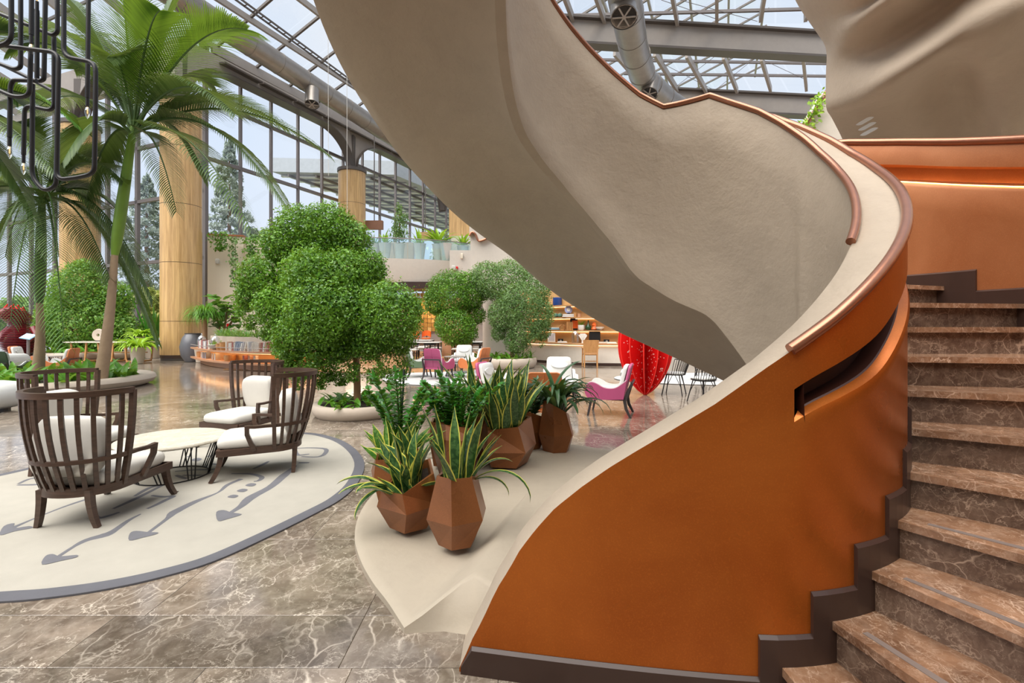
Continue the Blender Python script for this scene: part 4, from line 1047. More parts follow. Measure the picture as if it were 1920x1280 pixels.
stroke([(1240, 660), (1170, 690), (1120, 730), (1010, 775), (900, 830), (860, 865), (760, 940)], [.06, .05, .025, .07, .09, .04, .03]); head([(664, 980), (668, 942), (700, 930), (760, 936), (812, 938), (800, 948), (730, 966)])
stroke([(1522, 590), (1460, 640), (1390, 700), (1290, 755), (1240, 800), (1185, 835)], [.02, .09, .08, .10, .06, .04]); head([(1120, 878), (1112, 832), (1150, 822), (1190, 834), (1240, 842), (1230, 850), (1170, 868)])
for s in ([(1190, 632), (1290, 634), (1345, 650), (1330, 668), (1305, 672)], [(1300, 608), (1350, 585), (1380, 568)], [(780, 745), (840, 752), (890, 750), (850, 770), (800, 795), (755, 815)], [(485, 835), (500, 862), (560, 850), (612, 832)], [(580, 815), (700, 760), (860, 680)],
          [(690, 750), (770, 705), (850, 690)], [(92, 690), (140, 690), (215, 685), (250, 662), (220, 652), (150, 660), (95, 685)], [(215, 690), (230, 705), (280, 705)], [(1500, 505), (1570, 498), (1670, 503), (1668, 530), (1630, 545), (1550, 543)], [(1520, 510), (1530, 535), (1590, 530)], [(1535, 575), (1590, 575)],
          [(1080, 442), (1160, 438)], [(1085, 462), (1155, 458)], [(900, 620), (1000, 612), (1090, 610), (1130, 598)], [(940, 640), (1040, 640), (1080, 625)], [(1060, 545), (1100, 535)], [(905, 640), (960, 660)], [(1085, 580), (1130, 585)], [(960, 545), (985, 540)]):
    stroke(s, [.03, .05, .05, .03])
for x, y in ((1290, 691), (1246, 720), (1198, 751), (1010, 560)): head([(x-30, y+3), (x, y-9), (x+28, y-4), (x+5, y+8)])
rp2 = [Vector((-1.85+1.8*math.cos(a), 13.95+2.25*math.sin(a), 0)) for a in np.linspace(0, 2*PI, 40, endpoint=False)]
blob('round_rug', 'pale grey round rug under the group of four coloured chairs between the trees', rp2, m_rugw, m_rugw)
rp3 = [Vector((-14.4+2.1*math.cos(a), 14.9+2.0*math.sin(a), 0)) for a in np.linspace(0, 2*PI, 40, endpoint=False)]
blob('round_rug', 'pale grey round rug under the chairs behind the palm planter', rp3, m_rugw, m_rugw)
rp4 = [Vector((5.7+2.9*math.cos(a), 13.2+1.5*math.sin(a), 0)) for a in np.linspace(0, 2*PI, 40, endpoint=False)]
blob('round_rug', 'pale grey round rug right of the red leaf sculpture', rp4, m_rugw, m_rugw)

# ================================================================ SLATTED ARMCHAIRS (front = +y)
def armchair(label):
    t = thing('slatted_armchair', label, 'armchair', group='slatted lounge armchairs')
    zs, zt, zm = .262, .962, .490
    def P(phi, z):
        k = math.sin(min(1, (z-zs)/(zt-zs))*PI/2)**.9; a, b = lerp(.265, .340, k), lerp(.22, .37, k)
        return Vector((a*math.cos(phi), b*math.sin(phi), z))
    p0, p1 = math.radians(180), math.radians(360)
    arc = lambda z, n=26: [P(lerp(p0, p1, i/n), z) for i in range(n+1)]
    MB().sweep(arc(zt), .034, .042).build('top_rail', m_walnut, t, 40)
    mid = arc(zm)
    MB().sweep(mid, .022, .03).build('arm_rail', m_walnut, t, 40)
    for sgn, e in ((1, -1), (-1, 0)):
        q = mid[e]; fr = Vector((sgn*.335, .225, zm+.008))
        MB().sweep([q, Vector((q.x, q.y+.08, zm)), Vector((sgn*.338, .16, zm+.004)), fr], .034, .026).build('arm', m_walnut, t, 30)
        MB().sweep([fr+V(.012), Vector((sgn*.325, .225, .43)), Vector((sgn*.30, .195, .335)), Vector((sgn*.283, .165, .265))], .030, .038, (0, 1, 0)).build('arm_post', m_walnut, t, 30)
        ph = p1 if sgn > 0 else p0
        MB().sweep([P(ph, z) for z in np.linspace(zs, zt, 9)], .036, .034, (0, 1, 0)).build('corner_post', m_walnut, t, 30)
    for i in range(1, 13):
        ph = lerp(p0, p1, i/13)
        MB().sweep([P(ph, z) for z in np.linspace(zs, zt, 8)], .028, .018, (math.cos(ph), math.sin(ph), 0)).build('slat', m_walnut, t, 30)
    out = [P(lerp(p0, p1, i/20), zs) for i in range(21)]
    seat = [Vector((-.29, .465, zs))]+out+[Vector((.29, .465, zs))]
    MB().sweep(seat+[seat[0]], .032, .06).build('seat_frame', m_walnut, t, 30)
    MB().prism([(p.x, p.y) for p in seat], zs-.01, zs+.012).build('seat_base', m_walnut, t)
    for sx, sy, fx, fy in ((-.265, .44, -.285, .525), (.265, .44, .285, .525), (-.17, -.175, -.215, -.16), (.17, -.175, .215, -.16)):
        a, c = Vector((sx, sy, .275)), Vector((fx, fy, 0)); f = 1 if sy > 0 else -1
        m1 = a.lerp(c, .35); m1.x = lerp(sx, fx, .12); m1.y = lerp(sy, fy, .12); m2 = a.lerp(c, .72); m2.x = lerp(sx, fx, .5); m2.y = lerp(sy, fy, .5)
        MB().sweep(catmull([a, m1, m2, c], 3), .038, .042, (0, 1, 0), lambda k: 1.15-.35*k).build('leg', m_walnut, t, 30)
    MB().pillow((0, .175, .335), (.54, .63, .135), e=.26, puff=.10).build('seat_cushion', m_white, t, 80)
    R = Euler((math.radians(-10), 0, 0)).to_matrix()
    MB().pillow((0, -.135, .575), (.47, .17, .43), R, e=.30).build('back_cushion', m_white, t, 80)
    return t
arms = armchair('dark slatted armchair nearest the viewer, seen from behind, white cushions')
arms.location = (-3.16, 3.60, .014); arms.rotation_euler = (0, 0, math.radians(0))
dup(arms, (-2.37, 4.86, .014), math.radians(113), 'dark slatted armchair on the right of the oval rug facing the marble table')
dup(arms, (-3.28, 6.10, .014), math.radians(162), 'dark slatted armchair at the far edge of the rug facing the viewer')
dup(arms, (-4.42, 4.82, .014), math.radians(-90), 'dark slatted armchair hidden behind the near one, turned to the table')

ctb = thing('coffee_table', 'round cream marble coffee table on slanted black wire legs between the armchairs', 'coffee table', (-3.24, 4.62, .014))
MB().lathe([(.0, .335), (.44, .335), (.455, .34), (.46, .352), (.455, .365), (.0, .366)], 48, cap=False).build('marble_top', m_tabletop, ctb, 30)
for i in range(8):
    a = i*PI/4+.15
    for da in (-.10, .02, .14):
        MB().tube([(.40*math.cos(a+da), .40*math.sin(a+da), .336), (.30*math.cos(a+da*.8+.16), .30*math.sin(a+da*.8+.16), .008)], .006, 6).build('wire_leg', m_black, ctb, 60)
for r, z in ((.30, .008), (.40, .33)):
    MB().tube([(r*math.cos(a), r*math.sin(a), z) for a in np.linspace(0, 2*PI, 41)], .006, 6, False).build('ring', m_black, ctb, 60)

# ================================================================ UPHOLSTERED CHAIRS (front = +y)
def club(label, shellm):
    t = thing('upholstered_chair', label, 'chair', group='coloured leather chairs')
    R = Euler((math.radians(14), 0, 0)).to_matrix()
    back = lambda off, th, w0, w1, m, nm: None
    def slab(y0, th, z0, z1, w0, w1, m, nm, tilt=-.24, rnd=.06):
        rows = []
        n = 10
        outl = []
        for s in (1, -1):
            pass
        pts = [(-w0/2, z0), (w0/2, z0), (w1/2, z1-rnd), (w1/2-rnd*.3, z1-rnd*.3), (w1/2-rnd, z1), (-w1/2+rnd, z1), (-w1/2+rnd*.3, z1-rnd*.3), (-w1/2, z1-rnd)]
        f = [Vector((x, y0+(z-z0)*tilt, z)) for x, z in pts]; c = sum(f, Vector())/len(f)
        e = .012; nrm = Vector((0, 1, 0))
        rr = [[c+(p-c)*.96 for p in f], [p+nrm*e for p in f], [p+nrm*(th-e) for p in f], [c+(p-c)*.96+nrm*th for p in f]]
        b = MB(); b.grid(rr, cv=True); n_ = len(f); b.f += [tuple(range(n_))[::-1], tuple(range(3*n_, 4*n_))]
        return b.build(nm, m, t, 50)
    slab(-.25, .045, .30, .83, .54, .48, shellm, 'back_shell')
    slab(-.205, .065, .36, .815, .50, .45, m_leatherw, 'backrest')
    MB().tube([(-.0, -.252-.24*(z-.30)-.0, z) for z in np.linspace(.33, .80, 6)], .004, 5).build('seam', shellm, t)
    hr = [Vector((.17*math.cos(a), -.135-.24*(.70+.075*math.sin(a)*(1 if math.sin(a) < 0 else .5)-.36)-.0, .70+.075*math.sin(a)*(1 if math.sin(a) < 0 else .5))) for a in np.linspace(0, 2*PI, 21)[:-1]]
    MB().pprism(hr, (0, .022, 0)).build('headrest_pad', m_leatherw, t, 30)
    MB().pillow((0, .06, .385), (.50, .56, .13), e=.25).build('seat', m_leatherw, t, 80)
    for s in (-1, 1):
        prof = [(-.25, .30), (.22, .28), (.33, .34), (.35, .44), (.31, .53), (.24, .555), (.16, .53), (.06, .475), (-.06, .46), (-.16, .49), (-.30, .60)]
        P = [Vector((s*.285, y, z)) for y, z in catmull_2(prof)]
        MB().pprism(P, (-s*.028, 0, 0)).build('arm_lining', m_leatherw, t, 40)
        P = [Vector((s*.312, y*1.01, z-.012)) for y, z in catmull_2(prof)]
        MB().pprism(P, (-s*.027, 0, 0)).build('arm_shell', shellm, t, 40)
        MB().sweep([(s*.25, .24, .30), (s*.26, .27, .2), (s*.275, .31, 0)], .036, .04, (0, 1, 0), lambda k: 1.1-.35*k).build('leg', m_char, t, 30)
        MB().sweep([(s*.26, -.38, .55), (s*.27, -.315, .40), (s*.27, -.27, .26), (s*.275, -.29, .14), (s*.285, -.36, 0)], .034, .042, (0, 1, 0), lambda k: .75+.5*math.sin(PI*k)).build('leg', m_char, t, 30)
        MB().bar((s*.255, .27, .285), (s*.265, -.29, .285), .034, .04).build('side_rail', m_char, t)
    MB().bar((-.27, -.372, .54), (.27, -.372, .54), .03, .035).build('back_brace', m_char, t)
    MB().box((0, .02, .30), (.54, .56, .04)).build('seat_pan', shellm, t)
    return t
def catmull_2(p): return [(q.x, q.y) for q in catmull([Vector((a, b, 0)) for a, b in p], 3)]
cl = club('magenta leather chair seen from behind on the round rug between the trees', m_pink)
cl.location = (-1.98, 13.0, .014); cl.rotation_euler = (0, 0, math.radians(-22))
cm = lambda m: {'magenta_leather': m}
dup(cl, (-2.62, 13.55, .014), math.radians(-68), 'white chair with sage green shell left of the wire side table', None, cm(m_green))
dup(cl, (-1.50, 14.75, .014), math.radians(178), 'white chair facing the viewer behind the wire side table', None, cm(m_leatherw))
dup(cl, (-1.02, 13.35, .014), math.radians(62), 'tan orange leather chair right of the wire side table', None, cm(m_orange))
dup(cl, (1.60, 7.95, 0), math.radians(72), 'magenta and white chair in profile beside the red leaf sculpture', None, cm(m_pink))
dup(cl, (.92, 9.25, 0), math.radians(178), 'all white chair facing the viewer behind the orange one', None, cm(m_leatherw))
dup(cl, (.44, 6.75, 0), math.radians(-3), 'tan orange leather chair seen from behind beyond the copper pots', None, cm(m_orange))
dup(cl, (-.19, 8.1, 0), math.radians(-112), 'white and magenta chair half hidden by the tall snake plant', None, cm(m_pink))
dup(cl, (-12.35, 13.2, .0), math.radians(105), 'white and tan orange chair behind the left palm trunk', None, cm(m_orange))
dup(cl, (-12.45, 11.9, 0), math.radians(12), 'dark green leather chair at the left edge near the palm planter', None, cm(m_dgreen))
dup(cl, (-14.3, 14.3, .014), math.radians(-70), 'tan chair at the far left beside the white block', None, cm(m_orange))

def wiretable(label, x, y):
    t = thing('side_table', label, 'side table', (x, y, .014))
    MB().lathe([(0, .545), (.30, .545), (.31, .553), (.31, .562), (0, .565)], 32, cap=False).build('top', m_steel, t, 30)
    for i in range(14):
        a = i*2*PI/14
        MB().tube([(.30*math.cos(a), .30*math.sin(a), .545), (.24*math.cos(a), .24*math.sin(a), .40), (.19*math.cos(a), .19*math.sin(a), .22), (.27*math.cos(a), .27*math.sin(a), .012)], .008, 6).build('wire_leg', m_black, t, 60)
    MB().tube([(.27*math.cos(a), .27*math.sin(a), .012) for a in np.linspace(0, 2*PI, 33)], .01, 6, False).build('base_ring', m_black, t, 60)
    return t
wiretable('round side table of curved black wires between the coloured chairs', -1.62, 13.75)
wiretable('round wire side table beside the tan chair behind the left palm', -13.0, 14.0)
wiretable('black wire table on the far rug right of the red sculpture', 5.0, 12.6)
# white block + pouf at the left
bk = thing('white_block', 'white upholstered block seat behind the dark green chair', 'seat', (-13.55, 12.9, 0)); MB().pillow((0, 0, .35), (.8, .8, .7), e=.2).build('body', m_leatherw, bk, 60); MB().box((0, 0, .02), (.7, .7, .04)).build('base', m_char, bk)
pf = thing('white_pouf', 'white rounded pouf cut by the left edge of the picture', 'pouf', (-8.92, 8.2, 0)); MB().pillow((0, 0, .26), (.95, .95, .50), e=.6).build('body', m_leatherw, pf, 80); MB().lathe([(.3, 0), (.3, .05)], 20).build('base', m_char, pf)

# black wire chairs with white seats, right of the red sculpture
def wirechair(label):
    t = thing('wire_chair', label, 'chair', group='black wire chairs')
    MB().pillow((0, 0, .455), (.42, .42, .06), e=.7).build('seat_pad', m_leatherw, t, 80)
    MB().tube([(.22*math.cos(a), .22*math.sin(a), .43) for a in np.linspace(0, 2*PI, 25)], .010, 6, False).build('seat_ring', m_black, t, 60)
    top = [(.25*math.cos(a), -.08+.24*math.sin(a), .74+.02*math.cos(2*a)) for a in np.linspace(PI*.98, PI*2.02, 17)]
    MB().tube(top, .010, 6).build('back_hoop', m_black, t, 60)
    for i in range(0, 17, 1):
        p = Vector(top[i]); a = math.atan2(p.y+.08, p.x); MB().tube([p, (.22*math.cos(a), .22*math.sin(a), .43)], .006, 5).build('back_wire', m_black, t)
    for a in (PI*.25, PI*.75, PI*1.25, PI*1.75):
        c, s = math.cos(a), math.sin(a)
        MB().tube([(.18*c, .18*s, .43), (.29*c, .29*s, 0)], .011, 6).build('leg', m_black, t, 60); MB().tube([(.12*c+.06*s, .12*s-.06*c, .43), (.25*c, .25*s, .17)], .007, 5).build('leg_brace', m_black, t)
    return t
wc = wirechair('black wire chair with round white seat nearest the staircase edge'); wc.location = (3.62, 9.15, 0); wc.rotation_euler = (0, 0, math.radians(25))
dup(wc, (3.40, 10.15, 0), math.radians(60), 'black wire chair with white seat just behind the nearest wire chair')

def dchair(label):
    t = thing('dining_chair', label, 'chair', group='black dining chairs under the balcony')
    MB().pillow((0, 0, .46), (.45, .45, .08), e=.3).build('seat', m_white, t, 80); 
    for x in (-.19, .19):
        for y in (-.19, .19): MB().bar((x, y, .44), (x*1.08, y*1.1, 0), .03, .03, (0, 1, 0)).build('leg', m_black, t)
    rows = [[(.24*math.sin(a), -.06-.2*math.cos(a), z) for a in np.linspace(-1.5, 1.5, 9)] for z in (.66, .74)]
    MB().grid(rows+[[(x*1.08, y*1.08, z) for x, y, z in r] for r in rows[::-1]], cu=True).build('back_hoop', m_black, t, 50)
    for x in (-.2, .2): MB().bar((x, -.17, .44), (x, -.13, .7), .025, .025, (0, 1, 0)).build('back_post', m_black, t)
    return t
dc0 = None
tabs = [(-6.6, 21.2), (-3.6, 20.0), (-1.9, 20.6), (-7.2, 24.0), (-4.4, 22.8)]
for k, (x, y) in enumerate(tabs):
    w_ = ('under the big ficus trunk', 'behind the green shelled chair', 'behind the second round tree', 'farthest left under the balcony', 'below the orange stools')[k]
    t = thing('dining_table', 'dark dining table with white top %s' % w_, 'table', (x, y, .02), 0)
    MB().box((0, 0, .735), (1.3, .8, .03)).build('top', m_leatherw, t); 
    for sx in (-.55, .55):
        MB().bar((sx, 0, .72), (sx, 0, .03), .06, .06, (0, 1, 0)).build('leg', m_black, t); MB().box((sx, 0, .015), (.06, .6, .03)).build('foot', m_black, t)
    for i, (dx, dy, rz) in enumerate(((-.35, -.75, 0), (.35, -.78, .1), (-.35, .75, PI), (.35, .72, PI))):
        if dc0 is None:
            c = dc0 = dchair('black framed dining chair with white seat %s' % w_); c.location = (x+dx, y+dy, .02); c.rotation_euler = (0, 0, rz)
        else: c = dup(dc0, (x+dx, y+dy, .02), rz, 'black framed dining chair with white seat %s' % w_)
        c['group'] = 'dining chairs %s' % w_; c['label'] = 'black dining chair with white seat, %s of the table %s' % (('front left', 'front right', 'back left', 'back right')[i], w_)

# wooden desk chair
t = thing('desk_chair', 'golden wooden armchair pushed up to the curved desk counter', 'chair', (2.74, 16.95, 0), math.radians(-4))
for s in (-1, 1):
    MB().sweep([(s*.22, -.24, 0), (s*.22, -.21, .45), (s*.25, -.30, .93)], .045, .05, (0, 1, 0)).build('rear_leg', m_oak, t, 40)
    MB().sweep([(s*.26, .22, 0), (s*.25, .2, .65)], .045, .05, (0, 1, 0)).build('leg', m_oak, t, 40); MB().sweep([(s*.25, -.26, .66), (s*.29, 0, .68), (s*.27, .25, .66)], .06, .03).build('armrest', m_oak, t, 40)
MB().pillow((0, 0, .46), (.52, .48, .09), e=.25).build('seat', m_oak, t, 60)
P = [Vector((x, -.235-.20*(z-.45), z)) for x, z in ((-.21, .52), (.21, .52), (.25, .9), (.26, .95), (-.26, .95), (-.25, .9))]
MB().pprism(P, (0, .035, 0)).build('back_panel', m_oak, t); MB().bar((-.24, 0, .2), (.24, 0, .2), .03, .03).build('stretcher', m_oak, t)

# ================================================================ RED LEAF SCULPTURE
rs = thing('red_leaf_sculpture', 'red leaf-shaped sculpture of radiating fins dotted white, standing on its tip', 'sculpture', (2.78, 10.1, 0))
def prof(z, h=2.35, rmax=.55): 
    t = z/h; return max(.012, rmax*math.sin(PI*min(1, t**.86))**.80)
zs_ = np.linspace(0, 2.35, 25)
for k in range(12):
    a = k*PI/6+.20; u = Vector((math.cos(a), math.sin(a), 0)); n_ = Vector((-u.y, u.x, 0))*.007
    outl = [V(0)]+[u*prof(z)+V(z) for z in zs_]+[V(2.35)]
    fin = MB().pprism([p-n_ for p in outl], n_*2).build('fin', m_red, rs)
    b = MB()
    for q in range(60):
        z = random.uniform(.15, 2.2); r = random.uniform(.12, .92)*prof(z); s = random.choice((.008, .012, .017))
        c = u*r+V(z)
        for sd in (-1, 1):
            pts = [c+n_.normalized()*sd*.0085+u*s*math.cos(w_)+V(s*math.sin(w_)) for w_ in np.linspace(0, 2*PI, 7)[:-1]]
            b.add(pts, [tuple(range(6))])
    d = b.build('white_dots', m_dot, fin, kind='stuff')
    MB().tube([u*prof(z)+V(z) for z in zs_], .010, 6).build('bright_edge', mat('red_edge', (.85, .03, .02), .35) if k == 0 else bpy.data.materials['red_edge'], rs, 60)

# ================================================================ LAYERED RED FIGURE, info stand, long table on the left
rf = thing('red_figure', 'dark red sculpture of stacked slices with a round belly and spiky head', 'sculpture', (-19.2, 18.9, 0))
n = 30
for i in range(n):
    z = .25+i*.062; t_ = i/(n-1)
    if t_ < .68: r = .18+.44*math.sin(PI*(t_/.72)**.8); cx = 0; ry = r*.9
    else: r = .30+.18*math.sin(PI*(t_-.66)/.36); cx = -.25*(t_-.6)/.4; ry = r*.8
    MB().lathe([(r*.9, 0), (r, .012), (r, .034), (r*.9, .046)], 22, (cx, 0, z), 1.1, ry/r).build('slice', m_dred, rf, 30)
MB().tube([(0, 0, .2), (0, 0, 2.0)], .16, 10).build('core', m_dred, rf)
for x in (-.28, .28): MB().lathe([(.2, 0), (.22, .12), (.15, .3)], 14, (x, -.05, 0)).build('foot', m_dred, rf, 50)
for s, y_ in ((1, 0), (-1, .1)): MB().tube([(s*.5, y_, 1.35), (s*.72, y_-.1, 1.1), (s*.58, y_-.3, .85)], .1, 10, rad=[.13, .11, .07]).build('arm', m_dred, rf, 60)
for (x, z, h_) in ((-.55, 2.0, .3), (-.30, 2.08, .22), (-.1, 2.1, .18), (.1, 2.05, .14)): MB().tube([(x, 0, z-.1), (x-.03, 0, z+h_*.5), (x+.05, 0, z+h_)], .06, 8, rad=[.09, .06, .01]).build('horn', m_red, rf, 60)
MB().tube([(-.3, 0, 1.95), (-.7, -.1, 1.9), (-.9, -.12, 1.98)], .1, 10, rad=[.25, .2, .1]).build('snout', m_dred, rf, 60)
si = thing('info_stand', 'silver information stand with a tilted blue panel in front of the red figure', 'stand', (-17.0, 17.0, 0))
MB().lathe([(.18, 0), (.18, .03)], 20).build('base', m_steel, si); MB().tube([(0, 0, .03), (0, 0, 1.02)], .045, 10).build('post', m_mull, si, 60)
MB().box((0, 0, 1.06), (.38, .30, .025), Euler((.55, .15, 0)).to_matrix()).build('panel', mat('blue_print', (.25, .45, .62), .4), si); MB().box((0, -.007, 1.075), (.33, .25, .01), Euler((.55, .15, 0)).to_matrix()).build('printed_sheet', mat('pale_blue_print', (.45, .62, .75), .4), si)
sb = thing('barrier_post', 'silver rope post with a red belt at the far left', 'barrier', (-18.2, 16.9, 0)); MB().lathe([(.17, 0), (.17, .03), (.03, .05)], 18).build('base', m_mull, sb); MB().tube([(0, 0, .04), (0, 0, .95)], .04, 8).build('post', m_mull, sb, 60); MB().box((-.75, 0, .88), (1.4, .01, .06)).build('belt', m_red, sb)

lt = thing('long_table', 'long marble topped table on curved oak trestles before the green bush', 'table', (-15.85, 19.2, 0))
MB().box((0, 0, .80), (3.2, .85, .045)).build('top', m_tabletop, lt)
def hoop(x, w2=.30):
    for y in (-.33, .33):
        MB().sweep(rounded([(x-w2, y, .775), (x-w2*.8, y, .04), (x+w2*.8, y, .04), (x+w2, y, .775)], .12, 5), .05, .045, (0, 1, 0)).build('trestle_leg', m_oak, lt, 40)
    MB().bar((x-w2*.8, -.33, .04), (x-w2*.8, .33, .04), .05, .045).build('foot_rail', m_oak, lt); MB().bar((x+w2*.8, -.33, .04), (x+w2*.8, .33, .04), .05, .045).build('foot_rail', m_oak, lt)
for x in (-1.05, 0, 1.05): hoop(x)
MB().bar((-1.3, .1, .38), (1.3, .1, .38), .04, .04).build('stretcher', m_oak, lt)
ds = thing('stone_disc', 'grey stone disc with a centre hole standing on the long table', 'ornament', (-16.4, 19.2, .822))
b = MB(); rows = [[(r*math.cos(a), y, .25+r*math.sin(a)) for a in np.linspace(0, 2*PI, 33)[:-1]] for r, y in ((.06, -.04), (.23, -.05), (.25, 0), (.23, .05), (.06, .04))]
b.grid(rows, cv=True, cu=True).build('disc', m_gclay, ds, 50); MB().box((0, 0, .015), (.2, .14, .03)).build('foot', m_char, ds)

# ================================================================ BLACK TUBE CHANDELIER
chd = thing('tube_chandelier', 'hanging chandelier of bent black tubes with small clear bulbs', 'chandelier', at(60, -60, 4.0)); o = chd.location.copy()
def tubes(pts, Y, bulb=None):
    P = [at(x/4, y/4, Y)-o for x, y in pts]; 
    MB().tube(rounded(P, .075, 6), .0165, 10).build('bent_tube', m_black, chd, 60)
    if bulb:
        dz = 1 if bulb == 'up' else -1; e = P[-1]
        MB().tube([e, e+V(.07*dz)], .013, 10).build('socket', m_black, chd, 60)
        prof_ = [(.010, .0), (.019, .03), (.021, .05), (.015, .08), (.003, .105)]
        bl = MB().lathe([(r, z*dz) for r, z in prof_], 12, e+V(.07*dz)).build('bulb', m_cloche, chd, 80)
        MB().tube([e+V(.075*dz), e+V(.13*dz)], .005, 6).build('filament', m_filament, bl)
m_filament = emit('filament', (1, .62, .25), .8)
tubes([(85, -300), (85, 320), (-160, 380)], 3.75)
tubes([(155, -300), (155, 505), (110, 520), (-160, 420)], 4.05)
tubes([(238, -300), (235, 262)], 3.9, 'down')
tubes([(-160, 40), (400, 265), (432, 240), (428, -300)], 4.1)
tubes([(278, 90), (277, 610), (330, 600), (345, -300)], 4.0)
tubes([(277, 90), (277, 75)], 4.0, 'up')
tubes([(275, 605), (95, 600), (78, 650), (72, 1030)], 3.95, 'down')
tubes([(-160, 300), (75, 350), (440, 395), (435, 700), (425, 1350), (590, 1330), (708, 1300), (716, 800), (718, 470), (478, 425), (480, -300)], 3.8)
tubes([(667, -300), (656, 735)], 4.05, 'down')
tubes([(405, 250), (405, 835), (185, 785), (177, 1160)], 4.2, 'down')
tubes([(232, 370), (222, 720), (110, 730), (-160, 610)], 3.9)
tubes([(-160, 400), (210, 580), (390, 680)], 4.3)
tubes([(245, 630), (240, 1330), (330, 1432), (420, 1400), (425, 1150)], 4.0)
MB().box((.0, .0, 1.3), (1.3, .5, .04)).build('ceiling_plate', m_black, chd)
# ================================================================ PLANTS
def npmesh(name, v, f, mat_, parent=None, kind=None):
    """quads / tris from numpy arrays"""
    me = bpy.data.meshes.new(name); nf, k = f.shape
    me.vertices.add(len(v)); me.vertices.foreach_set('co', v.astype(np.float32).ravel())
    me.loops.add(nf*k); me.loops.foreach_set('vertex_index', f.astype(np.int32).ravel())
    me.polygons.add(nf); me.polygons.foreach_set('loop_start', np.arange(nf, dtype=np.int32)*k); me.polygons.foreach_set('loop_total', np.full(nf, k, np.int32))
    me.update(calc_edges=True)
    return link(name, me, mat_, parent, None, None, kind)
def leaves(name, C, N, size, mat_, parent=None, kind='stuff', asp=.55, droop=.5):
    """C centres, N outward directions: one folded kite of two faces per leaf"""
    n = len(C); r = rng.normal(size=(n, 3)); r /= np.linalg.norm(r, axis=1)[:, None]
    nn = N*.7+r*.75; nn[:, 2] += .25; nn /= np.linalg.norm(nn, axis=1)[:, None]
    d = rng.normal(size=(n, 3)); d[:, 2] -= droop; d -= nn*(d*nn).sum(1)[:, None]; d /= np.linalg.norm(d, axis=1)[:, None]+1e-9
    s = np.cross(nn, d); L = size*rng.uniform(.6, 1.3, n)[:, None]; W = L*asp*.5
    a, b = C-d*L*.5, C+d*L*.5; c1 = C+s*W+nn*L*.08-d*L*.05; c2 = C-s*W+nn*L*.08-d*L*.05
    v = np.stack([a, c1, b, c2], 1).reshape(-1, 3); i = np.arange(n)[:, None]*4
    f = np.concatenate([i+np.array([[0, 1, 2]]), i+np.array([[0, 2, 3]])], 0)
    return npmesh(name, v, f, mat_, parent, kind)
def cloud(blobs, n, inner=.18, rough=.10):
    """points near the outer skin of a union of ellipsoids, with outward directions"""
    B = np.array([list(b) for b in blobs], float); w_ = (B[:, 3]*B[:, 4]+B[:, 4]*B[:, 5]+B[:, 3]*B[:, 5]); w_ /= w_.sum()
    k = rng.choice(len(B), size=int(n*1.9), p=w_); d = rng.normal(size=(len(k), 3)); d /= np.linalg.norm(d, axis=1)[:, None]
    rr = 1.02-np.abs(rng.normal(0, inner, len(k)))+rng.normal(0, .05, len(k))
    ph = np.sin(d[:, 0]*9+k*1.7)*np.sin(d[:, 1]*8+k)*np.sin(d[:, 2]*10+k*.6); rr += rough*ph
    C = B[k, :3]+d*B[k, 3:6]*rr[:, None]; keep = np.ones(len(k), bool)
    for j in range(len(B)):
        q = ((C-B[j, :3])/B[j, 3:6]); keep &= ~((np.linalg.norm(q, axis=1) < .72) & (k != j))
    C, d = C[keep][:n], d[keep][:n]; return C, d
def strands(tips, n, ln, spread):
    """drooping sprays hanging below a crown"""
    P, D = [], []
    for (x, y, z, l) in tips:
        for q in range(n):
            t = random.random(); P.append((x+random.gauss(0, spread)*(1-t*.5), y+random.gauss(0, spread)*(1-t*.5), z-l*t)); D.append((random.gauss(0, 1), random.gauss(0, 1), 0))
    D = np.array(D); D /= np.linalg.norm(D, axis=1)[:, None]+1e-6; return np.array(P), D
def branches(t, base, pts, m, r0=.05):
    for p in pts:
        a, c = Vector(base), Vector(p); md = a.lerp(c, .5)+Vector((random.uniform(-.1, .1), random.uniform(-.1, .1), .15))
        MB().tube(catmull([a, md, c], 4), r0, 6, rad=[r0*(1-.8*i/8) for i in range(9)]).build('branch', m, t, 80)
def groundcover(t, cx, cy, rx, ry, z, n, size, m, name='leaf', avoid=0, up=.8):
    for i in range(n):
        a = random.uniform(0, 2*PI); r = math.sqrt(random.uniform(avoid, 1)); c = Vector((cx+rx*r*math.cos(a), cy+ry*r*math.sin(a), z))
        leafblade(c, random.uniform(0, 2*PI), random.uniform(.35, up), size*random.uniform(.7, 1.3), size*.30, m, t, name, bend=1.1)
def leafblade(base, az, elev, L, W, m, parent, name='leaf', bend=.6, n=5, fold=.18, twist=0.0, wprof=None, uv=False, cup=None):
    b = MB(); add_blade(b, base, az, elev, L, W, bend, n, fold, twist, wprof, uv); return b.build(name, m, parent, 60)
def add_blade(b, base, az, elev, L, W, bend=.6, n=5, fold=.18, twist=0.0, wprof=None, uv=False):
    p = Vector(base); e = elev; rows = []; ds = L/n
    for i in range(n+1):
        t = i/n; d = Vector((math.cos(az)*math.cos(e), math.sin(az)*math.cos(e), math.sin(e)))
        sd = Vector((-math.sin(az), math.cos(az), 0)); up = sd.cross(d)*-1
        if twist: 
            ca, sa = math.cos(twist*t), math.sin(twist*t); sd, up = sd*ca+up*sa, up*ca-sd*sa
        w_ = W*.5*(wprof(t) if wprof else max(.03, math.sin(PI*(.08+.92*t)**.8)))
        rows.append([p+sd*w_+up*w_*fold*2, p, p-sd*w_+up*w_*fold*2]); p = p+d*ds; e -= bend/n*(.4+1.2*t)
    b.grid(rows, uv=uv); return p

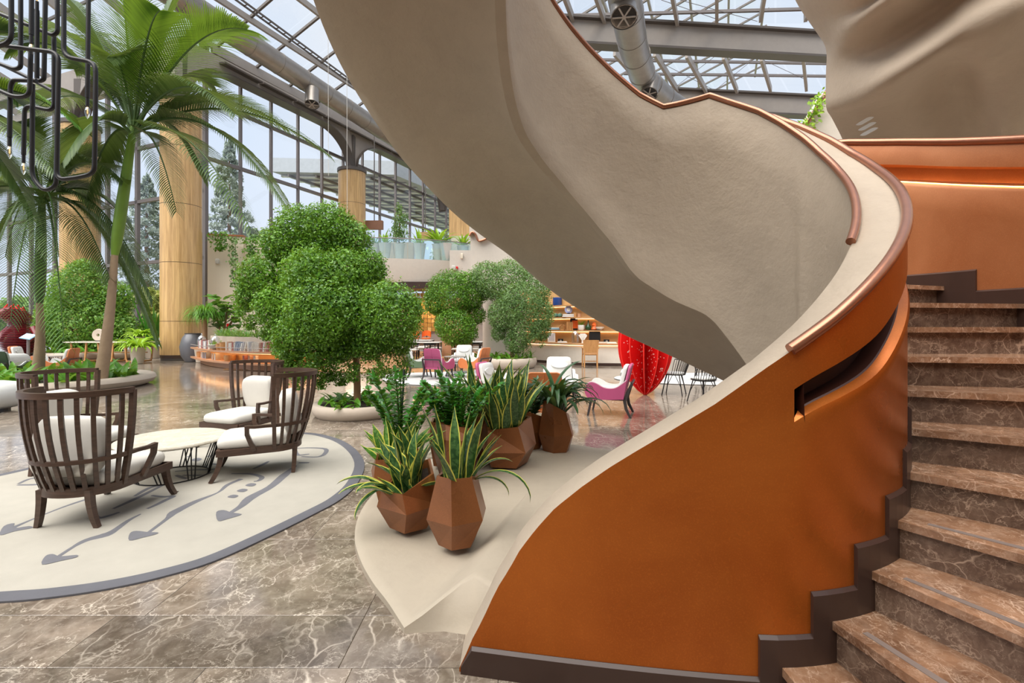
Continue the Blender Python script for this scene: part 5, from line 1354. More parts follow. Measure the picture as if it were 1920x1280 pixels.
# ---- round planters with trees
def planter(name, label, cx, cy, r, h, cat='planter'):
    t = thing(name, label, cat, (cx, cy, 0))
    MB().lathe([(r*.90, 0), (r*.97, h*.25), (r, h*.6), (r*.985, h*.9), (r*.95, h), (r*.86, h), (r*.82, h*.8)], 56, cap=False).build('bowl', m_gclay, t, 50)
    MB().lathe([(0.01, h*.85), (r*.83, h*.82)], 40, cap=False).build('soil', m_soil, t)
    return t
def ball(px, py, rpx, Y, dy=0, rz=None, ry=None):
    c = at(px, py, Y+dy); r = rpx/F*Y; return (c.x, c.y, c.z, r, ry or r*.9, (rz/F*Y if rz else r))
YT = 7.95
p1 = planter('round_planter', 'low round plaster planter with leafy ground cover below the big ficus', at(672, 0, 7.95).x, 7.95, .72, .20)
groundcover(p1, 0, 0, .62, .62, .17, 110, .24, m_ground, avoid=.05, up=1.1)
f1 = thing('ficus_tree', 'big cloud-pruned ficus tree with a thin trunk in the middle of the hall', 'tree', (at(670, 0, YT).x, YT, .17)); o = f1.location.copy()
def rel(bl, o): return [(b[0]-o.x, b[1]-o.y, b[2]-o.z, b[3], b[4], b[5]) for b in bl]
bl1 = [ball(x, y, r, YT, dy) for x, y, r, dy in ((560, 432, 50, .2), (615, 428, 50, .1), (655, 452, 44, .15), (528, 460, 40, .1), (690, 502, 36, 0), (492, 522, 46, 0), (470, 552, 28, 0), (520, 575, 44, -.2), (585, 520, 56, -.35), (640, 520, 52, -.3),
       (600, 585, 62, -.6), (655, 580, 46, -.5), (727, 590, 62, -.45), (765, 578, 26, -.3), (556, 630, 46, -.3), (618, 642, 48, -.3), (690, 638, 38, -.3), (545, 665, 26, -.2), (742, 640, 30, -.3), (600, 480, 60, .3), (560, 560, 60, .3), (680, 560, 60, .3), (640, 620, 60, .3))]
C, N = cloud(rel(bl1, o), 64000, .19, .15)
C2, N2 = cloud(rel([b[:3]+(b[3]*.86, b[4]*.86, b[5]*.86) for b in bl1], o), 22000, .3, .1)
leaves('foliage', C, N, .045, m_ficus, f1); leaves('inner_foliage', C2, N2, .075, m_ficus, f1)
tp_ = [tuple(Vector(at(x, y, YT+dy))-o)+(l,) for x, y, dy, l in ((755, 670, -.2, .35), (735, 690, -.2, .3), (700, 690, -.3, .25), (560, 690, -.2, .35), (600, 700, -.2, .25), (640, 700, 0, .2), (520, 630, -.1, .3), (500, 610, 0, .25), (470, 590, 0, .25), (575, 675, -.4, .3), (620, 690, -.2, .22), (540, 665, -.3, .35), (770, 600, -.2, .4), (450, 560, 0, .3), (715, 655, -.4, .45), (780, 560, -.1, .35), (660, 680, -.3, .3), (590, 660, -.5, .3))]
C, N = strands(tp_, 420, .3, .09); leaves('hanging_sprays', C, N, .045, m_ficus, f1)
MB().tube(catmull([Vector((0, 0, -.02)), at(669, 690, YT)-o, at(664, 640, YT)-o, at(658, 600, YT)-o, at(640, 560, YT)-o], 4), .05, 10, rad=[.058-.0012*i for i in range(17)]).build('trunk', m_bark, f1, 60)
branches(f1, at(658, 600, YT)-o, [Vector(b[:3]) for b in rel(bl1, o)][:10], m_bark, .035)

YR = 16.9
p2 = planter('round_planter', 'low round plaster planter with ground cover in front of the desk wall', at(952, 0, YR).x, YR, 1.02, .34)
groundcover(p2, 0, 0, .88, .8, .28, 90, .34, m_ground, avoid=.02, up=1.2)
f2 = thing('ficus_tree', 'silvery round-headed ficus beside the lit desk wall', 'tree', (at(960, 0, YR).x, YR, .28)); o = f2.location.copy()
bl2 = [ball(955, 530, 44, YR, 0), ball(915, 525, 36, YR, .2), ball(995, 545, 38, YR, 0), ball(1005, 590, 34, YR, -.2), ball(985, 610, 34, YR, -.5), ball(945, 590, 30, YR, -.3), ball(975, 570, 40, YR, -.6), ball(1015, 620, 18, YR, -.1), ball(968, 640, 22, YR, -.4), ball(935, 625, 14, YR, -.2)]
C, N = cloud(rel(bl2, o), 30000, .2, .1); leaves('foliage', C, N, .068, m_ficus2, f2)
tp_ = [tuple(Vector(at(x, y, YR+dy))-o)+(l,) for x, y, dy, l in ((1015, 625, -.1, .5), (990, 640, -.5, .5), (950, 610, -.3, .6), (930, 600, -.2, .7), (975, 650, -.4, .5), (1030, 570, 0, .5), (968, 650, -.3, .6))]
C, N = strands(tp_, 150, .3, .12); leaves('hanging_sprays', C, N, .06, m_ficus2, f2)
MB().tube([(0, 0, 0), at(961, 640, YR)-o, at(960, 590, YR)-o], .08, 10).build('trunk', m_bark, f2, 60)
branches(f2, at(960, 600, YR)-o, [Vector(b[:3]) for b in rel(bl2, o)][:7], m_bark, .04)
YQ = 17.2
p3 = planter('round_planter', 'low planter behind the coloured chairs, mostly hidden', at(890, 0, YQ).x, YQ, .8, .3)
groundcover(p3, 0, 0, .78, .7, .25, 60, .32, m_ground, up=1.2)
f3 = thing('ficus_tree', 'round-headed ficus with a lower ball of leaves behind the tan chair', 'tree', (at(884, 0, YQ).x, YQ, .25)); o = f3.location.copy()
bl3 = [ball(845, 552, 46, YQ, 0), ball(880, 545, 36, YQ, .1), ball(820, 565, 26, YQ, 0), ball(852, 612, 34, YQ, -.5), ball(870, 620, 26, YQ, -.4), ball(835, 605, 20, YQ, -.3), ball(893, 590, 18, YQ, .2)]
C, N = cloud(rel(bl3, o), 24000, .2, .1); leaves('foliage', C, N, .07, m_ficus, f3)
MB().tube(catmull([Vector((0, 0, 0)), at(880, 640, YQ)-o, at(872, 610, YQ)-o, at(862, 570, YQ)-o], 3), .085, 8).build('trunk', m_bark, f3, 60)
branches(f3, at(872, 610, YQ)-o, [Vector(b[:3]) for b in rel(bl3, o)][:5], m_bark, .04)

# ---- palms
pp = planter('palm_planter', 'wide low plaster planter full of broad green leaves round the palm trunks', -10.75, 11.35, 1.95, .26)
groundcover(pp, 0, -.2, 1.78, 1.6, .20, 290, .46, m_ground, avoid=.10, up=1.3)
def frond(t, o, base, tip, sag, wid, m, dens=46, hang=.5, name='frond'):
    a, c = Vector(base), Vector(tip); L = (c-a).length; ctl = a.lerp(c, .5)+V(sag)
    P = [(1-u)**2*a+2*u*(1-u)*ctl+u*u*c for u in np.linspace(0, 1, 25)]
    vs_, fs_ = [], []
    fr = MB().tube([p-o for p in P], .02, 5, rad=[.030*(1-.85*i/24)+.003 for i in range(25)]).build(name, m_stem, t, 60)
    b = MB()
    for i in range(dens):
        u = .14+.86*i/(dens-1); p = (1-u)**2*a+2*u*(1-u)*ctl+u*u*c; d = (2*(1-u)*(ctl-a)+2*u*(c-ctl)).normalized()
        side = d.cross(V(1))
        if side.length < .05: side = Vector((1, 0, 0))
        side.normalize(); l = wid*(math.sin(PI*(.10+.82*u))**.7)*random.uniform(.9, 1.08)
        for s in (-1, 1):
            dr = (d*lerp(.35, .9, u)+side*s*lerp(.95, .6, u)+V(.18)).normalized(); q = p-o; w_ = .034+.013*wid; rows = []
            nn = 4
            for k in range(nn+1):
                tt = k/nn; e = dr.cross(V(1)); e = (e if e.length > .05 else d).normalized()
                ww = w_*.5*(1-tt)**.6 if k else w_*.3
                up = e.cross(dr)
                if k == nn: ww = .001
                rows.append([q+e*ww, q-e*ww]); q = q+dr*(l/nn); dr = (dr+V(-hang*(.25+.55*tt))).normalized()
            b.grid(rows)
    b.build('leaflets', m, fr, 80)
    return fr
def palm(label, base, mid, top, Y, rb, fr_, shaft):
    B = gnd(*base, .2) if False else at(base[0], 0, Y); B.z = .2; o = B.copy()
    t = thing('palm_tree', label, 'palm', B)
    M = at(*mid, Y); T = at(*top, Y)
    n = 26; P = [B.lerp(M, i/n)+Vector((.04*math.sin(PI*i/n), 0, 0)) for i in range(n+1)]; rows = []; pts, rad = [], []
    for i, p in enumerate(P):
        r = lerp(rb*1.15, rb*.55, (i/n)**.8); pts += [p-o, p-o+V(.012)]; rad += [r, r*1.035]
    MB().tube(pts, rb, 16, rad=rad).build('trunk', m_trunk, t, 80)
    S = [M.lerp(T, i/10) for i in range(11)]; 
    MB().tube([p-o for p in S], rb, 16, rad=[rb*(.58+.42*math.sin(PI*(i/10)**.62)**.8-.08*(i/10)) for i in range(11)]).build('crownshaft', shaft, t, 80)
    for tip, dy, sag, wid, m, hang in fr_: frond(t, o, T-V(random.uniform(0, .25)), at(tip[0], tip[1], Y+dy), sag, wid, m, 68, hang)
    return t
YPm = 10.9
palm('leaning palm with a bright green crownshaft and fronds reaching over the column', (188, 715), (215, 478), (250, 238), YPm, .118,
     [((462, 55), -.8, 1.5, 1.15, m_palmy, .5), ((345, -40), .8, .8, 1.0, m_palm, .3), ((225, -50), -.6, .9, 1.0, m_palm, .3), ((110, -10), .2, 1.3, 1.1, m_palm, .4), ((20, 90), -.6, 1.6, 1.0, m_palm, .45),
      ((612, 288), .6, 1.5, .80, m_palm, .6), ((545, 400), -.4, 2.0, .85, m_palm, .6), ((470, 430), -1.6, 1.6, .80, m_palm, .6), ((120, 300), -1.2, 1.2, .8, m_palm, .5), ((60, 210), 1.6, 1.3, .9, m_palm, .5),
      ((400, 160), 1.8, 1.2, 1.0, m_palm, .5), ((420, 70), 1.2, 1.3, 1.0, m_palm, .5), ((330, 395), -.5, 1.3, .7, m_palm, .6), ((170, 60), 1.5, 1.4, 1.0, m_palm, .4), ((300, 20), -1.8, 1.2, 1.0, m_palmy, .3), ((140, 130), .8, 1.1, 1.0, m_palm, .45), ((530, 235), 1.3, 1.3, .9, m_palm, .6), ((200, 110), -1.3, 1.2, 1.0, m_palm, .4), ((440, 215), -1.5, 1.5, .95, m_palm, .6), ((95, 60), 1.4, 1.4, 1.0, m_palm, .4), ((265, 100), 1.8, 1.2, 1.0, m_palm, .4), ((160, 380), .3, 1.4, .8, m_palm, .6), ((385, 330), 1.0, 1.4, .85, m_palm, .6)], m_shaft)
palm('straight palm at the left with a dark crownshaft and wide drooping fronds', (70, 715), (74, 568), (79, 372), 11.3, .112,
     [((205, 520), -.5, 1.4, .9, m_palm, .55), ((285, 560), .2, 2.0, .85, m_palm, .6), ((215, 300), .5, 1.0, .9, m_palm, .4), ((150, 250), .8, .9, .9, m_palm, .4), ((-60, 300), .3, 1.0, .9, m_palm, .4), ((-90, 420), -.3, 1.3, .9, m_palm, .5),
      ((-40, 560), -.8, 1.5, .9, m_palm, .6), ((60, 180), 1.2, .8, .9, m_palm, .35), ((30, 230), -1.2, .9, .9, m_palm, .35), ((120, 640), -1.6, 1.8, .95, m_palmy, .6), ((20, 600), -1.0, 1.8, .9, m_palm, .6), ((240, 420), 1.0, 1.2, .9, m_palm, .5), ((295, 640), .8, 2.2, .8, m_palm, .6), ((170, 370), 1.4, 1.2, .9, m_palm, .5), ((-20, 350), 1.2, 1.3, .9, m_palm, .5), ((110, 480), -1.7, 1.5, .9, m_palm, .6), ((10, 480), .8, 1.5, .9, m_palm, .6), ((230, 340), -.6, 1.3, .9, m_palm, .5)], m_shaftd)
palm('palm mostly outside the picture whose fronds hang in at the upper left', (-190, 715), (-180, 480), (-175, 230), 9.6, .12,
     [((30, 190), .2, 1.3, 1.0, m_palm, .45), ((150, 240), .5, 1.6, 1.0, m_palmy, .5), ((100, 320), -.4, 1.5, .95, m_palm, .55), ((20, 60), .4, 1.2, 1.0, m_palm, .4), ((60, 400), .6, 1.8, .9, m_palm, .6), ((-300, 100), 0, 1, 1, m_palm, .4), ((-400, 300), 0, 1.2, 1, m_palm, .5)], m_shaft)

# ---- faceted copper pots
def pot(name, label, x, y, z, n, rb, rm, rt, zm, h, rot, tilt=(0, 0), jit=.0, cat='potted plant'):
    t = thing(name, label, cat, (x, y, z)); b = MB(); R = random.Random(label)
    base = [Vector((rb*math.cos(rot+2*PI*i/n), rb*math.sin(rot+2*PI*i/n), 0)) for i in range(n)]
    mid = [Vector((rm*math.cos(rot+2*PI*i/n+PI/n*.25), rm*math.sin(rot+2*PI*i/n+PI/n*.25), zm*(1+R.uniform(-jit, jit)))) for i in range(n)]
    top = []
    for i in range(n):
        a = rot+2*PI*i/n; r = rt; px, py = r*math.cos(a), r*math.sin(a); top.append(Vector((px, py, h+tilt[0]*px+tilt[1]*py)))
    tin = [Vector((p.x*.88, p.y*.88, p.z-.004)) for p in top]; tlow = [Vector((p.x*.85, p.y*.85, p.z-.06)) for p in top]
    vv = base+mid+top+tin+tlow; f = [tuple(range(n))[::-1]]
    for i in range(n):
        j = (i+1) % n
        f += [(i, j, n+j, n+i), (n+i, n+j, 2*n+i), (n+j, 2*n+j, 2*n+i), (2*n+i, 2*n+j, 3*n+j, 3*n+i), (3*n+i, 3*n+j, 4*n+j, 4*n+i)]
    f[1::5] = f[1::5]
    b.add(vv, f); b.build('pot', m_pot, t)
    MB().add(tlow+[sum(tlow, Vector())/n], [(i, (i+1) % n, n) for i in range(n)]).build('soil', m_soil, t)
    return t, h, rt, tilt
def snake(P, n, L0, L1, W, m, spread=.5, seed=1, lean=None):
    t, h, rt, tilt = P; R = random.Random(seed)
    for i in range(n):
        a = R.uniform(0, 2*PI); r = rt*.7*math.sqrt(R.random()); x, y = r*math.cos(a), r*math.sin(a)
        az = a+R.uniform(-.6, .6); el = PI/2-R.uniform(.04, spread*1.5)*(.4+r/rt)
        if lean and R.random() < .5: az = lean+R.uniform(-.6, .6)
        L = R.uniform(L0, L1); b = MB()
        add_blade(b, (x, y, h-.06+tilt[0]*x+tilt[1]*y), az, el, L, W*R.uniform(.85, 1.3), R.uniform(-.25, .55), 8, .22, R.uniform(-.9, .9), lambda q: (.62+.5*math.sin(PI*min(1, q*1.15)))*(1 if q < .7 else max(.02, (1-q)/.3)**.75), True)
        b.build('leaf', m, t, 80)
def zz(P, n, L0, L1, seed=2, m=None, spread=.5):
    t, h, rt, tilt = P; R = random.Random(seed); m = m or m_zz
    for i in range(n):
        a = 2*PI*i/n+R.uniform(-.3, .3); r = rt*.5*R.random(); az = a; e = PI/2-R.uniform(.03, spread); L = R.uniform(L0, L1); p = Vector((r*math.cos(a), r*math.sin(a), h-.06)); P_ = [p]; K_ = 16
        for k in range(K_):
            d = Vector((math.cos(az)*math.cos(e), math.sin(az)*math.cos(e), math.sin(e))); p = p+d*L/K_; P_.append(p); e -= R.uniform(.0, .06)
        st_ = MB().tube(P_, .008, 6, rad=[.010*(1-.7*k/K_) for k in range(K_+1)]).build('stem', m_stem, t, 80)
        for k in range(3, K_+1):
            for s in (-1, 1):
                b = MB(); q = P_[k]; ba = az+s*PI/2+R.uniform(-.25, .25); add_blade(b, q, ba+s*-.35, R.uniform(.25, .9), .098*R.uniform(.85, 1.15)*(1-.25*k/K_), .058, .9, 4, .12, 0, lambda q: max(.03, math.sin(PI*(.06+.94*q)**.75)))
                b.build('leaflet', m, st_, 80)
        b = MB(); add_blade(b, P_[-1], az, e+.4, .07, .035, .4, 4, .12); b.build('leaflet', m, st_, 80)
def drac(P, n, L0, L1, W, seed=3):
    t, h, rt, tilt = P; R = random.Random(seed)
    for i in range(n):
        a = R.uniform(0, 2*PI); r = rt*.6*math.sqrt(R.random()); x, y = r*math.cos(a), r*math.sin(a); b = MB()
        az = a+R.uniform(-.4, .4)
        if R.random() < .35: az = R.uniform(-.6, .6)
        add_blade(b, (x, y, h-.05+tilt[0]*x+tilt[1]*y), az, PI/2-R.uniform(.05, .75), R.uniform(L0, L1), W*R.uniform(.7, 1.1), R.uniform(1.2, 3.3), 10, .2, R.uniform(-.4, .4), lambda q: (.4+.7*math.sin(PI*q**.8)) if q < .97 else .03)
        b.build('leaf', m_drac, t, 80)
def ppos(px, py, z): 
    q = gnd(px, py, z); return q.x, q.y, z
x, y, z = ppos(857, 1016, .118); A_ = pot('potted_snake_plant', 'nearest faceted copper pot with yellow edged snake plant on the plinth', x, y, z, 6, .115, .195, .125, .175, .42, .35, (0, -.05)); snake(A_, 17, .30, .52, .062, m_snake, .42, 11)
t = A_[0]
for az, el, L, bd in ((-.30, .62, .50, 2.6), (-.1, .40, .30, 2.2), (.2, .95, .32, 1.7)):
    b = MB(); add_blade(b, (.08, 0, .37), az, el, L, .034, bd, 12, .22, 0, lambda q: (.35+.8*math.sin(PI*q)) if q < .96 else .03, True); b.build('leaf', m_snake, t, 80)
x, y, z = ppos(768, 985, .105); B_ = pot('potted_snake_plant', 'faceted copper pot with spreading yellow edged leaves left of the nearest pot', x, y, z, 5, .13, .215, .185, .17, .33, .9, (.35, .30), .12); snake(B_, 26, .20, .40, .066, m_snake, .75, 21, PI*.95)
for az, el, L, bd in ((PI*1.0, .45, .36, 1.2), (PI*1.1, .25, .32, .9), (PI*.92, .1, .30, .8), (PI*1.18, -.2, .30, 1.5), (PI*1.35, .5, .3, 1.0)):
    b = MB(); add_blade(b, (-.15, 0, .26), az, el, L, .05, bd, 12, .22, 0, lambda q: (.35+.8*math.sin(PI*q)) if q < .96 else .03, True); b.build('leaf', m_snake, B_[0], 80)
x, y, z = ppos(858, 893, .13); C_ = pot('potted_zz_plant', 'tall faceted copper pot with glossy green leaflets behind the nearest pot', x, y, z, 5, .16, .25, .19, .34, .44, .5, (-.15, -.2), .1); zz(C_, 13, .36, .54, 5)
x, y, z = ppos(950, 868, .13); D_ = pot('potted_snake_plant', 'wide faceted copper pot with a tall dense snake plant in the row', x, y, z, 5, .20, .30, .24, .20, .40, .15, (.16, .12), .22); snake(D_, 44, .34, .70, .072, m_snake, .52, 31)
x, y, z = ppos(992, 838, .11); E_ = pot('potted_zz_plant', 'small faceted copper pot with dark glossy plant between two larger pots', x, y, z, 6, .13, .21, .16, .2, .38, .6, (-.3, -.2), .2); zz(E_, 10, .30, .50, 15, m_drac, .8)
x, y, z = ppos(1043, 843, .11); F_ = pot('potted_dracaena', 'upright faceted copper pot with long drooping dark leaves at the plinth edge', x, y, z, 6, .145, .205, .14, .17, .46, .2, (-.55, -.15), .15); drac(F_, 56, .40, .70, .056, 3)
x, y, z = ppos(738, 935, .09); G_ = pot('potted_snake_plant', 'copper pot at the plinth edge with short bright yellow green leaves', x, y, z, 5, .13, .2, .16, .2, .36, .2, (.1, .1), .1); snake(G_, 18, .22, .40, .060, m_snake2, .8, 41, PI)
x, y, z = ppos(752, 905, .1); H_ = pot('potted_zz_plant', 'copper pot with the tallest glossy green stems at the left of the row', x, y, z, 5, .13, .2, .16, .2, .38, .8, (0, 0), .1); zz(H_, 11, .48, .68, 25, None, .42)
MB().tube([(.0, -.05, .3), (.04, -.06, .98)], .009, 6).build('support_stick', mat('dark_stick', (.02, .035, .02), .5), H_[0])
x, y, z = ppos(838, 868, .12); I_ = pot('potted_zz_plant', 'copper pot hidden at the back of the row under bushy green leaflets', x, y, z, 5, .15, .22, .18, .25, .42, .1, (0, 0), .1); zz(I_, 14, .30, .50, 35, None, .5)
x, y, z = ppos(905, 852, .12); J_ = pot('potted_snake_plant', 'copper pot at the back of the row with the tallest snake plant leaves', x, y, z, 5, .15, .23, .18, .25, .46, .1, (0, 0), .1); snake(J_, 16, .45, .72, .075, m_snake, .36, 51)

# ---- plants by the left glass and on the bench
YB = 21.5
YB = 21.0
pb = planter('long_planter', 'low plaster planter bed below the big bush at the glass', at(165, 0, YB).x, YB, 2.0, .35)
groundcover(pb, 0, -.5, 1.75, 1.2, .3, 120, .5, m_ground, up=1.1)
bu = thing('leafy_bush', 'tall bright green bush behind the long marble table', 'bush', (at(165, 0, YB).x, YB, .3)); o = bu.location.copy()
blb = [ball(150, 545, 52, YB, 0), ball(120, 600, 46, YB, -.2), ball(190, 600, 46, YB, -.1), ball(150, 620, 50, YB, -.3), ball(215, 560, 34, YB, .2), ball(160, 510, 26, YB, 0), ball(100, 620, 34, YB, 0), ball(200, 640, 30, YB, -.2), ball(235, 620, 30, YB, 0)]
C, N = cloud(rel(blb, o), 20000, .3, .16); leaves('foliage', C, N, .13, m_bush, bu)
for i in range(5): MB().tube([(-.6+.3*i, 0, 0), (-.8+.4*i, 0, 1.6)], .05, 6).build('stem', m_bark, bu, 60)
def pottedfern(label, px, py, Y, n, L, m, prh=(.2, .4), cat='potted plant', name='potted_fern', z0=0, potm=None, el=(.5, 1.3), bend=1.8, W=.12):
    c = at(px, 0, Y); t = thing(name, label, cat, (c.x, Y, z0)); r, h = prh
    MB().lathe([(r*.75, 0), (r, h*.9), (r*1.05, h), (r*.88, h), (r*.8, h*.8)], 20, cap=False).build('pot', potm or m_gclay, t, 40); MB().lathe([(.01, h*.85), (r*.85, h*.84)], 14, cap=False).build('soil', m_soil, t)
    for i in range(n):
        a = random.uniform(0, 2*PI); leafblade((.3*r*math.cos(a), .3*r*math.sin(a), h*.85), a, random.uniform(*el), L*random.uniform(.7, 1.15), W, m, t, 'leaf', bend, 6)
    return t
pottedfern('bright yellow green fern spilling over the long table end', 258, 0, 18.5, 70, .85, m_fern, (.25, .62), z0=0.0, bend=2.6)
ft = pottedfern('bright fern standing on top of the long table', 262, 0, 19.2, 60, .62, m_fern, (.14, .18), z0=.822, bend=2.2)
pottedfern('dark upright snake plant in a pot left of the big oak column', 286, 0, 21.6, 26, 2.2, m_zz, (.35, .5), name='potted_snake_plant', el=(1.15, 1.55), bend=.2, W=.13)
# fiddle leaf fig and ponytail plant behind the bench
ffg = thing('fiddle_leaf_fig', 'fiddle leaf fig with big round glossy leaves behind the bench planter', 'tree', (at(418, 0, 19.9).x, 19.9, .6)); o = ffg.location.copy()
MB().lathe([(.3, -.6), (.42, -.1), (.42, .3), (.35, .3), (.3, .1)], 20, cap=True).build('pot', m_char, ffg, 40)
for (x, y) in ((400, 578), (428, 572), (412, 594), (440, 594)):
    e = at(x, y, 19.9)-o; MB().tube(catmull([Vector((0, 0, .3)), e*.5+V(.2), e], 3), .04, 6).build('stem', m_bark, ffg, 60)
    for i in range(22):
        a = random.uniform(0, 2*PI); q = e+Vector((random.uniform(-.45, .45), random.uniform(-.4, .3), random.uniform(-.65, .55)))
        leafblade(q, a, random.uniform(-.3, .7), random.uniform(.38, .6), .34, m_fiddle, ffg, 'leaf', 1.0, 5, .12)
pg = thing('ponytail_plant', 'ponytail plant with a mop of thin hanging green blades beside the oak column', 'plant', (at(384, 0, 19.3).x, 19.3, 0)); 
MB().lathe([(.3, 0), (.36, .5), (.3, .5)], 18).build('pot', m_gclay, pg, 40); MB().tube([(0, 0, .5), (0, 0, 1.75)], .09, 8).build('trunk', m_bark, pg, 60)
b = MB()
for i in range(420):
    a = random.uniform(0, 2*PI); add_blade(b, (0, 0, 1.75+random.uniform(-.15, .1)), a, random.uniform(.5, 1.4), random.uniform(.8, 1.35), .022, 3.6, 7, .1)
b.build('hanging_blades', m_ground, pg, 80, kind='stuff')
# spider plants along the bench planter
nth = ('first second third fourth fifth sixth seventh eighth ninth tenth eleventh twelfth thirteenth fourteenth fifteenth sixteenth seventeenth eighteenth nineteenth twentieth twenty-first twenty-second twenty-third twenty-fourth twenty-fifth twenty-sixth').split()
for i in range(26):
    t_ = .07+.80*i/25; p = inset(along(t_), .30+.10*(i % 2)); t = thing('spider_plant', 'small spider plant on the bench planter, %s from the oak column' % nth[i], 'plant', (p.x, p.y, 1.0), 0, 'spider plants on the bench planter')
    b = MB(); R = random.Random(i)
    for q in range(26):
        a = R.uniform(0, 2*PI); add_blade(b, (0, 0, 0), a, R.uniform(.5, 1.45), R.uniform(.3, .52), .035, 1.3, 5, .15)
    b.build('leaves', m_ficus2 if i % 3 else m_ground, t, 80, kind='stuff')
# ivy on the beige panels
def ivy(name, label, px, py, Y, w_, h_, n, m, size=.12):
    c = at(px, py, Y); t = thing(name, label, 'ivy', c)
    MB().tube([(0, .05, .1), (0, 0, -h_*.5), (.05*w_, 0, -h_)], .012, 5).build('vine_stem', m_stem, t)
    C = np.stack([rng.normal(0, w_*.28, n), -.08-np.abs(rng.normal(0, .07, n)), -rng.power(.9, n)*h_], 1); C[:, 0] *= (1.25+C[:, 2]/h_*.6)
    N = np.tile(np.array([[0, -1, .2]]), (n, 1)); leaves('foliage', C, N, size, m, t, asp=.8, droop=.9); return t
ivy('hanging_ivy', 'bushy ivy hanging over the top of the first beige panel', 416, 436, 21.7, .8, .85, 260, m_ficus)
ivy('hanging_ivy', 'long ivy strand trailing down the joint between the beige panels', 441, 446, 21.8, .38, 2.2, 260, m_ficus2)
ivy('hanging_ivy', 'ivy on top of the second beige panel beside the ficus crown', 474, 446, 22.2, .9, .9, 260, m_ficus)
fl_ = thing('red_flower', 'single red flower below the ivy on the first beige panel', 'flower', at(409, 470, 21.6)); 
for i in range(6): leafblade((0, 0, 0), i*PI/3, .4, .07, .05, m_red, fl_, 'petal', .5, 3)
MB().ball((0, 0, .01), .02).build('flower_centre', m_oak, fl_, 80)
vn = thing('climbing_vine', 'yellow green vine climbing along the copper rail behind the staircase', 'vine', at(1538, 215, 8.8)); o = vn.location.copy()
cp_ = catmull([at(1505, 240, 8.85), at(1522, 215, 8.85), at(1532, 195, 8.85), at(1545, 178, 8.85)], 8)
C = np.array([tuple(random.choice(cp_)-o+Vector((random.gauss(0, .06), random.gauss(0, .06), random.gauss(-.05, .10)))) for _ in range(150)])
MB().tube([p-o for p in cp_], .01, 5).build('vine_stem', m_stem, vn); leaves('foliage', C, np.tile(np.array([[0, -1, .3]]), (150, 1)), .09, m_fern, vn, asp=.6)
# balcony plants in tall pots
def bplant(kind, px, label, Y=26.9, h=1.0, s=1.0):
    c = at(px, 0, Y); t = thing('balcony_plant', label, 'potted plant', (c.x, Y, 5.02))
    MB().lathe([(.22, 0), (.34, .9), (.36, .95), (.3, .95), (.28, .8)], 18, cap=False).build('pot', m_white, t, 40); MB().lathe([(.01, .82), (.29, .8)], 12, cap=False).build('soil', m_soil, t)
    if kind == 'ficus':
        MB().tube([(0, 0, .8), (.05, 0, 2.6)], .035, 6).build('stem', m_bark, t)
        C, N = cloud([(0, 0, 1.6, .55, .5, .6), (.1, 0, 2.3, .5, .4, .5), (0, 0, 2.9, .22, .2, .45)], 1300, .5, .2); leaves('foliage', C, N, .13, m_ficus2, t)
    else:
        n, L, W, m = {'palm': (26, 1.2, .16, m_fern), 'agave': (12, 1.15, .17, m_fern), 'fine': (40, 1.0, .05, m_ficus2), 'tall': (30, 1.7, .18, m_fern)}[kind]
        for i in range(n):
            a = random.uniform(0, 2*PI); leafblade((0, 0, .8), a, random.uniform(.6, 1.5), L*random.uniform(.7, 1.1)*s, W, m, t, 'leaf', 1.4 if kind != 'agave' else .6, 6)
    return t
bplant('fine', 702, 'feathery balcony plant just right of the bracketed column'); bplant('agave', 722, 'spiky bright balcony plant second from the column', 26.6, s=.8)
bplant('ficus', 748, 'small balcony tree with loose grey green leaves'); bplant('agave', 787, 'spiky upright balcony plant right of the small tree', 26.8)
bplant('tall', 822, 'large bright fan leaved balcony plant near the plaster block', 27.0, s=.9); bplant('fine', 836, 'thin trailing balcony plant at the end of the glass', 26.7, s=.7)
bplant('palm', 868, 'bright leafy plant on the oak clad end of the balcony', 27.5, s=.9)
for i, (px, py, wpx, hpx, Y, lab) in enumerate(((701, 422, 34, 16, 30.5, 'brown box panel hanging left among the balcony plants'), (797, 443, 26, 15, 31, 'brown box panel hanging right behind the spiky balcony plant'))):
    t = thing('hanging_box', lab, 'box', at(px, py, Y)); MB().box((0, 0, 0), (wpx/F*Y, .3, hpx/F*Y)).build('box', m_bench if i else mat('brown_box', (.24, .11, .06), .5), t); MB().box((0, .1, 0), (.05, .05, 14-at(px, py, Y).z)).build('hanger', m_dark, t); t.children[-1].location.z = (14-at(px, py, Y).z)/2
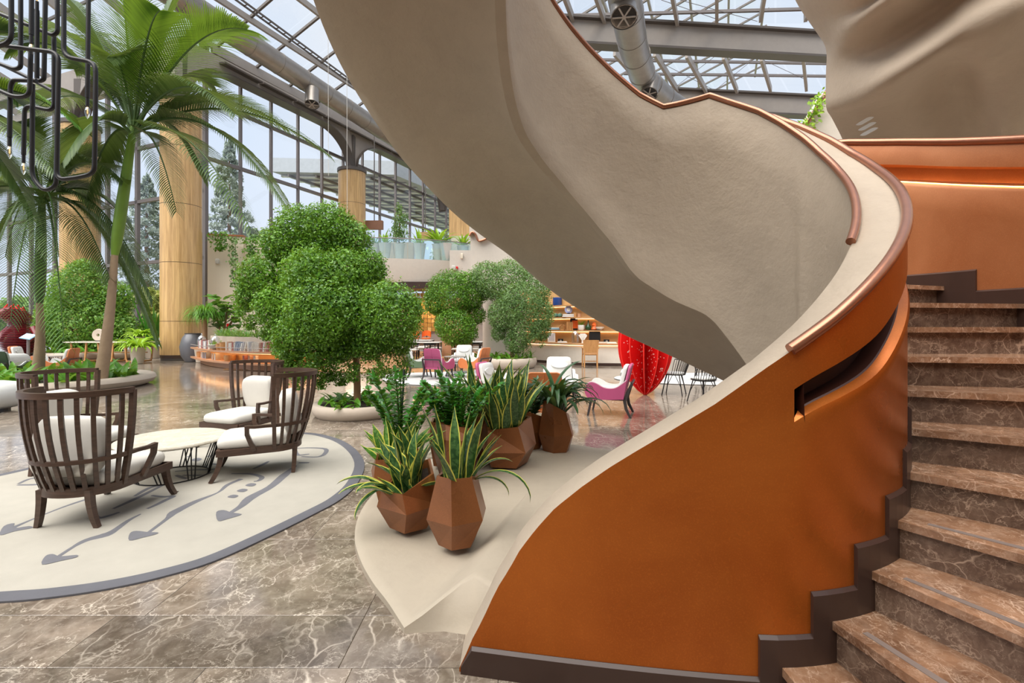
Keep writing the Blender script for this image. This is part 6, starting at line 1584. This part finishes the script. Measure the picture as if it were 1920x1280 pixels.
for i, px in enumerate((742, 765)):
    t = thing('grey_trough', ('grey planter trough behind the small balcony tree', 'grey trough right of the small balcony tree')[i], 'planter', (at(px, 0, 29).x, 29, 5.0)); MB().box((0, 0, .7), (.7, .5, 1.4)).build('box', m_gclay, t); MB().box((0, 0, 1.38), (.6, .4, .06)).build('soil', m_soil, t)

# ---- outside trees
def outtree(name, label, px, py_top, Y, wpx, m, n, kind, size):
    c = at(px, 0, Y); zt_ = at(px, py_top, Y).z; t = thing(name, label, 'tree', (c.x, Y, -.45)); h = zt_+.45; r = wpx/F*Y
    MB().tube([(0, 0, 0), (0, 0, h*.95)], .2, 8, rad=[.28, .04]).build('trunk', m_bark, t, 60)
    if kind == 'conifer':
        P, D = [], []; bo = [((k_/95)**.9, k_*2.4, random.uniform(.65, 1.1)) for k_ in range(95)]
        for i in range(n):
            u, a, lb = bo[i % len(bo)]; q = math.sqrt(random.random()); rr = r*(1-u)**.75*lb*q+.08; a += random.gauss(0, .16); z = h*(.10+.90*u)-rr*.30+.10*rr*q+random.gauss(0, .12)
            P.append((rr*math.cos(a), rr*math.sin(a), z)); D.append((math.cos(a), math.sin(a), -.4))
        leaves('foliage', np.array(P), np.array(D), size, m, t, asp=.35, droop=.8)
    else:
        bl = [(random.uniform(-.6, .6)*r, random.uniform(-.4, .4)*r, h*random.uniform(.35, .8), r*.6, r*.5, h*.24) for _ in range(7)]
        C, N = cloud(bl, n, .35, .2); leaves('foliage', C, N, size, m, t)
outtree('blue_conifer', 'blue grey conifer outside the glass right of the oak column', 430, 265, 36, 80, m_conifer, 17000, 'conifer', .30)
outtree('blue_conifer', 'second conifer outside seen between the palm fronds', 275, 330, 40, 85, m_conifer, 15000, 'conifer', .32)
outtree('autumn_tree', 'yellow green tree outside the glass behind the long table', 262, 540, 36, 50, m_autumn, 7000, 'b', .35)
outtree('autumn_tree', 'pale bush outside low behind the beige panels', 480, 425, 42, 60, m_ficus2, 6000, 'b', .4)
outtree('autumn_tree', 'green tree outside at the far left behind the red figure', 60, 545, 38, 70, m_bush, 7000, 'b', .35)
outtree('autumn_tree', 'yellowing shrub outside behind the left palm', 205, 560, 34, 40, m_autumn, 5000, 'b', .3)
outtree('far_tree', 'grey tree outside beyond the balcony plants', 850, 430, 70, 60, m_conifer, 4000, 'b', .6)
